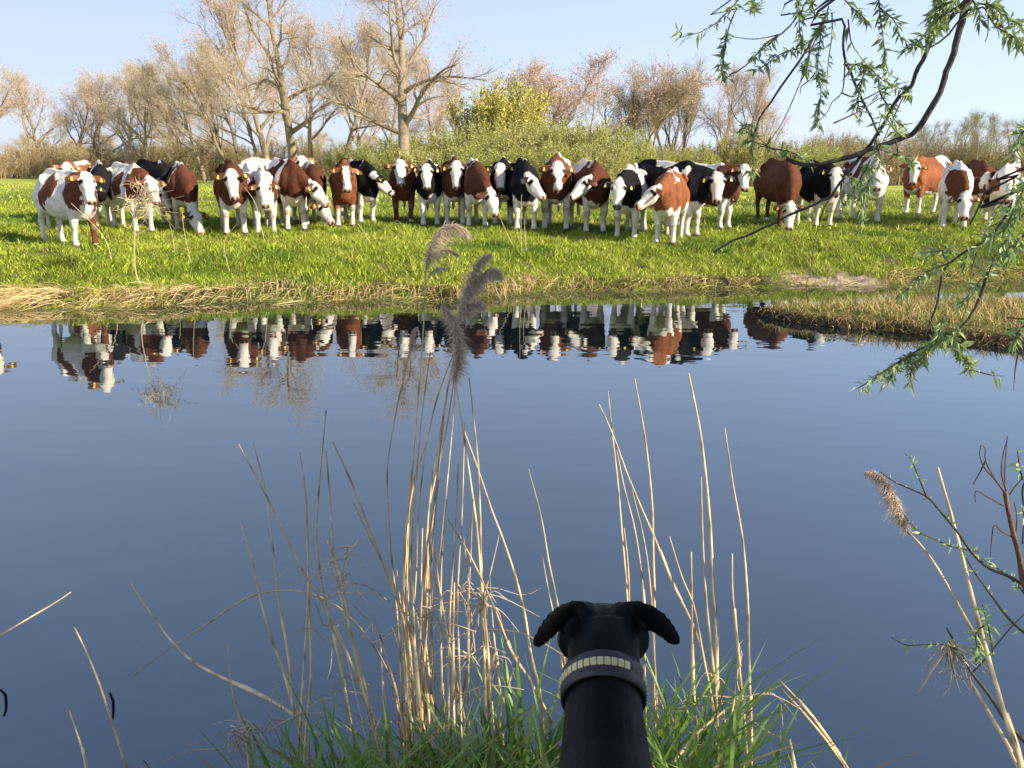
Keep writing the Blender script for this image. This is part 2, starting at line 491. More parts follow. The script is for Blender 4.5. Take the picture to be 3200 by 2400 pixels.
class Loft:
    """closed ring surfaces that a voxel remesh melts into one body; remembers what each ring belongs to"""
    def __init__(s):
        s.mb = MB(); s.cen = []; s.rad = []; s.part = []; s.par = []
    def add(s, cen, side, up, hw, hh, part, par=None, n=16, ridge=None, nper=4, ex=1.0):
        cen = np.asarray(cen, float); m = len(cen)
        side = norm(np.broadcast_to(np.asarray(side, float), (m, 3))); up = norm(np.broadcast_to(np.asarray(up, float), (m, 3)))
        hw = np.broadcast_to(np.asarray(hw, float), (m,)); hh = np.broadcast_to(np.asarray(hh, float), (m,))
        th = np.arange(n) / n * 2 * math.pi
        sx = np.sin(th); cz = np.cos(th)
        if ex != 1: sx = np.sign(sx) * np.abs(sx) ** ex; cz = np.sign(cz) * np.abs(cz) ** ex
        SX = np.repeat(sx[None], m, 0); CZ = np.repeat(cz[None], m, 0)
        if ridge is not None:
            rg = np.asarray(ridge, float)[:, None]
            SX = SX * (1 - rg * np.clip(CZ, 0, 1) ** 1.3)
        ring = cen[:, None] + side[:, None] * (SX * hw[:, None])[..., None] + up[:, None] * (CZ * hh[:, None])[..., None]
        i = np.arange(m - 1)[:, None] * n; j = np.arange(n)[None]; k = (j + 1) % n
        f = np.stack([i + j, i + k, i + n + k, i + n + j], -1).reshape(-1, 4)
        v = np.vstack([ring.reshape(-1, 3), cen[0], cen[-1]])
        jj = np.arange(n); kk = (jj + 1) % n
        s.mb.add(v, [f, np.stack([kk, jj, np.full(n, m * n)], -1), np.stack([jj + (m - 1) * n, kk + (m - 1) * n, np.full(n, m * n + 1)], -1)])
        if par is None: par = np.linspace(0, 1, m)
        for a in range(m - 1):
            for q in range(nper):
                t = q / nper
                s.cen.append(cen[a] * (1 - t) + cen[a + 1] * t); s.rad.append((min(hw[a], hh[a]) * .5 + max(hw[a], hh[a]) * .5) * (1 - t) + (hw[a + 1] + hh[a + 1]) * .5 * t)
                s.part.append(part); s.par.append(par[a] * (1 - t) + par[a + 1] * t)
    def remesh(s, name, voxel, smooth=4):
        me = s.mb.mesh(name + '_raw')
        o = bpy.data.objects.new('tmp', me); C.objects.link(o)
        r = o.modifiers.new('r', 'REMESH'); r.mode = 'VOXEL'; r.voxel_size = voxel; r.use_smooth_shade = True
        sm = o.modifiers.new('s', 'SMOOTH'); sm.factor = .5; sm.iterations = smooth
        dg = bpy.context.evaluated_depsgraph_get()
        me2 = bpy.data.meshes.new_from_object(o.evaluated_get(dg))
        bpy.data.objects.remove(o); bpy.data.meshes.remove(me)
        me2.name = name
        co = np.empty(len(me2.vertices) * 3, np.float32); me2.vertices.foreach_get('co', co)
        co = co.reshape(-1, 3).astype(float)
        return me2, co
    def nearest(s, co):
        cen = np.array(s.cen); rad = np.array(s.rad)
        out = np.empty(len(co), int)
        for a in range(0, len(co), 4000):
            d = np.linalg.norm(co[a:a + 4000, None] - cen[None], axis=2) / rad[None]
            out[a:a + 4000] = d.argmin(1)
        return np.array(s.part)[out], np.array(s.par)[out]

def set_cols(me, col):
    a = me.color_attributes.new('Col', 'FLOAT_COLOR', 'POINT')
    c = np.ones((len(col), 4), np.float32); c[:, :3] = col
    a.data.foreach_set('color', c.ravel())

BODY = np.array([  # x, z centre, half width, half height, ridge
    (-.86, 1.03, .07, .13, .1), (-.80, 1.00, .17, .25, .2), (-.68, .965, .235, .335, .30), (-.52, .93, .28, .40, .50), (-.30, .895, .312, .415, .52),
    (-.05, .88, .328, .415, .42), (.18, .88, .308, .415, .42), (.38, .89, .272, .425, .50), (.54, .885, .240, .415, .50), (.66, .865, .20, .35, .4), (.75, .84, .13, .23, .2), (.785, .82, .05, .10, .1)])

def make_cow(c, idx):
    fx, fy = c['F']
    P = foot(fx, fy)
    D = math.hypot(P[0], P[1])
    dirc = norm(V3(-P[0], -P[1], 0))             # towards the camera
    rightv = V3(-dirc[1], dirc[0], 0)            # towards the right of the picture
    if rightv[0] < 0: rightv = -rightv
    def heading(a):
        a = math.radians(a)
        return dirc * math.cos(a) + rightv * math.sin(a)
    fwdv = heading(c.get('yaw', 0))
    leftv = V3(-fwdv[1], fwdv[0], 0)
    top = ray(fx, c['top']); top = CAM + top * ((D + .35) / math.hypot(top[0], top[1]))
    s = np.clip((top[2] - P[2]) / 1.33, .86, 1.12) if 's' not in c else c['s']
    org = P - fwdv * .45 * s
    zg = land(org[0], org[1])
    org = V3(org[0], org[1], P[2])
    W2L = lambda p: np.stack([(p - org) @ fwdv, (p - org) @ leftv, (p - org)[..., 2]], -1) / s
    D2L = lambda d: np.stack([d @ fwdv, d @ leftv, d[..., 2]], -1)
    lo = Loft()
    r = np.random.default_rng(100 + idx)
    # trunk
    fat = c.get('fat', 1.0) * .95
    bx = BODY[:, 0]; cen = np.stack([bx, 0 * bx, BODY[:, 1]], -1)
    lo.add(cen, V3(0, 1, 0), V3(0, 0, 1), BODY[:, 2] * fat, BODY[:, 3], 0, bx, 20, BODY[:, 4], 5)
    # spine crest and hook bones
    sp = np.array([(-.78, 0, 1.245), (-.62, 0, 1.33), (-.45, 0, 1.355), (-.2, 0, 1.325), (.1, 0, 1.30), (.34, 0, 1.325), (.5, 0, 1.29)])
    lo.add(sp, V3(0, 1, 0), V3(0, 0, 1), [.03, .04, .045, .04, .04, .045, .03], [.03, .05, .05, .04, .035, .05, .03], 0, sp[:, 0], 8)
    for q in (-1, 1):
        h = np.array([(-.58, q * .10, 1.22), (-.50, q * .19, 1.20), (-.47, q * .245, 1.15)])
        lo.add(h, V3(1, 0, 0), V3(0, 0, 1), [.06, .06, .04], [.08, .07, .04], 0, h[:, 0], 8)
        sh = np.array([(.44, q * .13, 1.20), (.50, q * .185, 1.02), (.52, q * .19, .84), (.47, q * .175, .70)])
        lo.add(sh, V3(1, 0, 0), V3(0, 1, 0), [.07, .12, .13, .10], [.06, .075, .085, .085], 0, sh[:, 0], 10)
        th = np.array([(-.66, q * .12, 1.08), (-.66, q * .18, .92), (-.60, q * .195, .76), (-.58, q * .18, .64)])
        lo.add(th, V3(1, 0, 0), V3(0, 1, 0), [.13, .19, .17, .11], [.08, .10, .09, .075], 0, th[:, 0], 10)
    # legs
    lx = [r.uniform(-.07, .09), r.uniform(-.07, .09), r.uniform(-.1, .1), r.uniform(-.1, .1)]
    if 'lx' in c: lx = c['lx']
    spread = c.get('spread', r.uniform(.95, 1.15))
    for k, q in ((0, 1), (1, -1)):
        dx = lx[k]
        g = np.array([(.47, q * .165, .78), (.48, q * .165, .62), (.475 + dx * .5, q * .155 * spread, .47), (.47 + dx * .8, q * .15 * spread, .375), (.465 + dx * .9, q * .148 * spread, .32), (.455 + dx, q * .15 * spread, .20), (.455 + dx, q * .15 * spread, .115), (.475 + dx, q * .152 * spread, .06), (.485 + dx, q * .153 * spread, -.03)])
        lo.add(g, V3(0, 1, 0), V3(1, 0, 0), [.09, .088, .070, .068, .055, .045, .053, .058, .062], [.12, .105, .08, .076, .057, .047, .058, .066, .078], 4 + k, g[:, 2], 10)
    for k, q in ((2, 1), (3, -1)):
        dx = lx[k]
        g = np.array([(-.62, q * .165, .86), (-.56 + dx * .2, q * .175, .66), (-.66 + dx * .5, q * .165, .54), (-.755 + dx * .8, q * .155, .455), (-.75 + dx * .9, q * .152, .36), (-.725 + dx, q * .15, .20), (-.715 + dx, q * .15, .115), (-.69 + dx, q * .152, .06), (-.675 + dx, q * .153, -.03)])
        lo.add(g, V3(0, 1, 0), V3(1, 0, 0), [.10, .095, .066, .052, .046, .042, .048, .052, .058], [.17, .15, .085, .07, .054, .044, .052, .06, .075], 4 + k, g[:, 2], 10)
    # tail
    if c.get('tailup'):
        g = np.array([(-.82, 0, 1.22), (-.90, 0, 1.36), (-.97, -.05, 1.50), (-1.02, -.12, 1.62), (-1.06, -.2, 1.72)])
        lo.add(g, V3(0, 1, 0), V3(1, 0, 0), [.05, .05, .055, .04, .02], [.05, .045, .04, .03, .02], 8, None, 8)
    else:
        sw = r.uniform(-.06, .06)
        g = np.array([(-.80, 0, 1.24), (-.90, 0, 1.16), (-.93, sw * .3, .95), (-.93, sw * .7, .70), (-.92, sw, .52), (-.91, sw * 1.2, .36), (-.90, sw * 1.2, .27)])
        lo.add(g, V3(0, 1, 0), V3(1, 0, 0), [.045, .032, .026, .024, .034, .04, .02], [.045, .032, .026, .024, .034, .04, .02], 8, None, 8)
    # head
    hx, hy = c['H']
    hd = c.get('hd', .38)
    q = ray(hx, hy); poll = CAM + q * ((D - hd) / math.hypot(q[0], q[1]))
    pitch = math.radians(c.get('hp', 62)); hyaw = c.get('hyaw', 0)
    hh = heading(hyaw)
    fw = hh * math.cos(pitch) - V3(0, 0, 1) * math.sin(pitch)
    lf = V3(-hh[1], hh[0], 0)
    uw = np.cross(fw, lf); uw *= np.sign(uw[2]) if abs(uw[2]) > 1e-6 else 1
    roll = math.radians(c.get('hr', 0))
    lf, uw = lf * math.cos(roll) + uw * math.sin(roll), uw * math.cos(roll) - lf * math.sin(roll)
    pl = W2L(poll); f_, l_, u_ = D2L(fw), D2L(lf), D2L(uw)
    hs = c.get('hs', 1.0) * 1.08
    pl = pl - u_ * .05 * hs
    t = np.array([-.03, .0, .05, .11, .17, .24, .31, .38, .43, .47, .495, .505]) * hs
    hw = np.array([.06, .085, .106, .118, .121, .104, .084, .073, .076, .080, .066, .03]) * hs
    h2 = np.array([.05, .075, .098, .115, .122, .115, .098, .084, .078, .070, .055, .03]) * hs
    drop = np.array([-.0, .0, .005, .014, .024, .028, .024, .018, .014, .012, .012, .012]) * hs
    hc = pl + f_ * t[:, None] - u_ * drop[:, None]
    lo.add(hc, l_, u_, hw, h2, 1, t, 16, None, 4, .9)
    for sg in (-1, 1):       # brow and muzzle pads, ears
        e = pl + f_ * .145 * hs + l_ * sg * .088 * hs + u_ * .06 * hs
        lo.add(np.array([e - f_ * .035, e, e + f_ * .035]), l_, u_, [.02, .034, .02], [.02, .032, .02], 1, [.11 * hs, .145 * hs, .18 * hs], 8)
        er = norm(l_ * sg * 1.0 - f_ * .05 - u_ * .16 + V3(0, 0, -.34 + .2 * r.uniform(-1, 1)))
        e0 = pl + f_ * .055 * hs + l_ * sg * .085 * hs + u_ * .03 * hs
        wd = norm(np.cross(er, u_)); th_ = norm(np.cross(er, wd))
        eh = c.get('es', 1.0)
        tt_ = np.array([0, .045, .10, .16, .205, .235]) * hs * eh
        lo.add(e0 + er * tt_[:, None], wd, th_, np.array([.030, .040, .064, .066, .046, .018]) * hs, np.array([.026, .024, .022, .021, .02, .016]) * hs, 2, tt_, 12)
        c.setdefault('ear', []).append((e0 + er * .135 * hs * eh, er, wd, th_))
    # neck
    a0 = V3(.40, 0, 1.02)
    nb = pl + f_ * .03 * hs - u_ * .035 * hs
    back = pl - f_ * .12 - u_ * .03
    ctrl = V3(.72, nb[1] * .25, max(.75, .55 * 1.05 + .45 * nb[2]))
    if nb[2] < .8: ctrl = V3(.80, nb[1] * .3, .95)
    tt2 = np.linspace(0, 1, 9)[:, None]
    nc = a0 * (1 - tt2) ** 2 + 2 * ctrl * tt2 * (1 - tt2) + nb * tt2 ** 2
    tg = norm(np.gradient(nc, axis=0))
    side = norm(np.cross(V3(0, 0, 1), tg)); 
    side = norm(lerp(side, np.broadcast_to(l_, side.shape), np.linspace(0, .6, 9)))
    upn = norm(np.cross(tg, side))
    tq = np.linspace(0, 1, 9)
    lo.add(nc, side, upn, np.interp(tq, [0, .3, .6, 1], [.19, .165, .125, .082]), np.interp(tq, [0, .3, .6, 1], [.30, .26, .19, .10]), 3, tq, 16)
    # dewlap
    k = np.linspace(.1, .95, 8)[:, None]
    dl = a0 * (1 - k) ** 2 + 2 * ctrl * k * (1 - k) + nb * k ** 2
    off = np.interp(k[:, 0], [.1, .4, .7, .95], [.26, .25, .19, .10])
    dl = dl - np.stack([np.interp(k[:, 0], np.linspace(0, 1, 9), upn[:, a]) for a in range(3)], -1) * off[:, None]
    dl = np.vstack([V3(.64, 0, .55), dl])
    lo.add(dl, V3(0, 1, 0) * .6 + l_ * .4, V3(.3, 0, 1), [.05, .055, .05, .042, .036, .033, .03, .03, .028], [.07, .10, .10, .09, .085, .08, .07, .06, .04], 3, np.concatenate([[0], k[:, 0]]), 10)

    me, co = lo.remesh('cow', .019, 4)
    part, par = lo.nearest(co)
    me.vertices.foreach_set('co', (co + np.stack([wob(co, 5, 3 + idx), wob(co, 5, 11 + idx), wob(co, 5, 23 + idx)], -1) * (.007 * (part < 4) + .003)[:, None]).astype(np.float32).ravel()); me.update()
    # ---------------- coat
    base = dict(b=BROWN, r=RED, k=BLACK)[c.get('col', 'b')] * r.uniform(.78, 1.35)
    n1 = wob(co, 2.6, 60 + idx, 3); n2 = wob(co, 9, 80 + idx, 2)
    q = co.copy()
    isn = part == 3
    q[isn, 0] = np.maximum(.55, .55 + .45 * par[isn])
    # neck points keep their height relative to the neck axis
    w = q + np.stack([n1, np.roll(n1, 5), wob(co, 2.2, 70 + idx)], -1) * .085 + n2[:, None] * .012
    mask = np.full(len(co), 1.0 if c.get('base', 'c') == 'c' else 0.0)
    for op in c.get('ops', []):
        v_ = 1.0 if op[0] == 'c' else 0.0
        dd = ((w - np.array(op[1:4])) / np.array(op[4:7]))
        ins = (dd ** 2).sum(1) < 1
        mask[ins] = v_
    body_low = (part == 0) & (w[:, 2] < c.get('belly', .53))
    mask[body_low] = 0 if c.get('whitebelly', True) else 1
    for k in range(4):
        m = part == 4 + k
        lc = c.get('legs', 'wwww')[k]
        lim = {'w': 0.9, 'c': .10, 'h': .42}[lc]
        mask[m & (co[:, 2] + .05 * n1 < lim)] = 0
        if lc in 'ch': mask[m & (co[:, 2] + .05 * n1 >= lim)] = 1
    if c.get('neck', 'c') == 'w': mask[isn] = 0
    elif c.get('neck', 'c') == 'c': mask[isn & (par > .25)] = 1
    elif c.get('neck') == 'h': mask[isn & (par > .62)] = 0
    if c.get('dewlap', True):       # pale line of the dewlap
        mask[isn & (np.abs(co[:, 1] * 1.0 - np.interp(par, np.linspace(0, 1, 9), nc[:, 1])) < .028 + .01 * n2) & (co[:, 2] < np.interp(par, np.linspace(0, 1, 9), nc[:, 2]) - .14)] = 0
    if c.get('brisket', True): mask[((part == 0) | isn) & (w[:, 2] < .585 + .12 * np.abs(w[:, 1]) * 0 + .05 * n1) & (q[:, 0] > .45)] = 0
    mask[part == 8] = 0 if c.get('wtail', True) else 1
    hue = (1 + .16 * wob(co, 1.5, idx + 3) + .10 * wob(co, 6, idx + 5))[:, None]
    dirt = lerp(WHITE + 0 * co, V3(.60, .52, .40), sstep(.1, .9, wob(co, 3.3, idx + 9)) * .6 * sstep(1.25, .8, co[:, 2]) + .42 * sstep(.5, .1, co[:, 2]) * sstep(-.5, .4, wob(co, 7, idx + 12)))
    col = lerp(dirt, base * hue, sstep(.3, .7, mask))
    # head colours
    hm = part == 1
    hl = co - pl; ha = hl @ f_ / hs; hb = hl @ l_ / hs; hcu = hl @ u_ / hs
    inh = hm | ((part == 3) & (ha > .02) & (np.abs(hb) < .14))
    face = inh & (ha > -.06 + .02 * n2)
    hc_ = np.where(True, 1.0, 1.0)
    fm = c.get('face', 'w')
    wf = WHITE * V3(1.0, .985, .95)
    col[hm] = wf * (1 + .06 * n1[hm])[:, None]
    if fm == 'blaze':
        sd = hm & ((np.abs(hb) > .058 + .015 * n2 + .05 * (ha > .36)) | (hcu < -.03)) & (ha < .44)
        col[sd] = (base * hue)[sd]
        col[hm & (ha < .02)] = base
    elif fm == 'half':
        sd = hm & (n1 + .8 * (ha - .2) * 3 > .1) & (ha < .43)
        col[sd] = (base * hue)[sd]
    elif fm == 'sides':
        sd = hm & ((np.abs(hb) > .10) | (hcu < -.06)) & (ha < .30)
        col[sd] = (base * hue)[sd]
    elif fm == 'eye':
        sd = hm & ((ha - .15) ** 2 / .075 ** 2 + (hb - np.sign(hb) * .12) ** 2 / .045 ** 2 < 1) & (hb > 0)
        col[sd] = (base * hue)[sd]
    curl = hm & (ha < .10) & (hcu > 0)
    col[curl] *= (1 - .16 * sstep(-.2, .8, wob(co[curl], 26, 5)))[:, None]
    nose = c.get('nose', 'p')
    nc_ = PINK if nose == 'p' else V3(.10, .075, .07)
    mz = hm & (ha > .435 + .012 * n2) & (hcu > -.075)
    col[mz] = lerp(wf + 0 * col[mz], nc_, sstep(.435, .455, ha[mz]) * .9)
    for sg in (-1, 1):
        ns = hm & (((ha - .487) / .024) ** 2 + ((hb - sg * .040) / .021) ** 2 < 1) & (hcu > -.05)
        col[ns] = V3(.06, .035, .03)
        ey = hm & (((ha - .15) / .030) ** 2 + ((hb - sg * .105) / .040) ** 2 < 1) & (hcu > -.03) & (np.abs(hb) > .075)
        col[ey] = V3(.012, .010, .01)
        ey2 = hm & (((ha - .15) / .045) ** 2 + ((hb - sg * .108) / .046) ** 2 < 1) & (hcu > -.04) & (np.abs(hb) > .07) & ~ey
        col[ey2] = lerp(col[ey2], V3(.42, .26, .18), .55)
    mth = hm & (np.abs(hcu + .052) < .009) & (ha > .40)
    col[mth] = V3(.22, .13, .10)
    em = part == 2
    ec = (base if fm != 'w' or True else WHITE)
    col[em] = lerp(np.broadcast_to(ec, (em.sum(), 3)), ec * 1.6 + .04, sstep(.2, .8, n2[em] + .3))
    tgx = part >= 4
    hoof = tgx & (co[:, 2] < .055) & (part < 8)
    col[hoof] = V3(.10, .075, .055)
    kn = ((part == 4) | (part == 5)) & (np.abs(co[:, 2] - .37) < .05) & (wob(co, 4, idx + 1) > -.1)
    col[kn] = lerp(col[kn], V3(.28, .20, .13), .55)
    set_cols(me, np.clip(col, 0, 1))
    me.materials.clear(); me.materials.append(M_COAT)
    o = obj('cow', me)
    o.location = org; o.scale = (s, s, s)
    o.rotation_euler = (0, 0, math.atan2(fwdv[1], fwdv[0]))
    tag(o, c['label'], 'cow', 'cows lined up along the far bank')
    # ear tags
    for n_, (p, er, wd, th_) in enumerate(c['ear']):
        if not c.get('tags', (1, 1))[n_]: continue
        nrm = u_ if True else th_
        M = np.stack([er, wd, norm(np.cross(er, wd))], -1)
        if (M[:, 2] @ u_) < 0: M[:, 2] *= -1
        b = MB()
        dn = V3(0, 0, -1)
        dn = norm(dn - M[:, 2] * (dn @ M[:, 2]))
        sx_ = norm(np.cross(dn, M[:, 2]))
        Mt = np.stack([sx_, dn, M[:, 2]], -1)
        b.box(p + M[:, 2] * .030 + dn * .028, V3(.018, .023, .004), Mt, TAGC)
        b.box(p + M[:, 2] * .030 - dn * .006, V3(.010, .010, .005), Mt, TAGC)
        b.tube([p - M[:, 2] * .01, p + M[:, 2] * .037], [.009, .009], 8, TAGC * .7)
        obj('ear_tag', b.mesh('ear_tag', M_TAG), o)
    return o

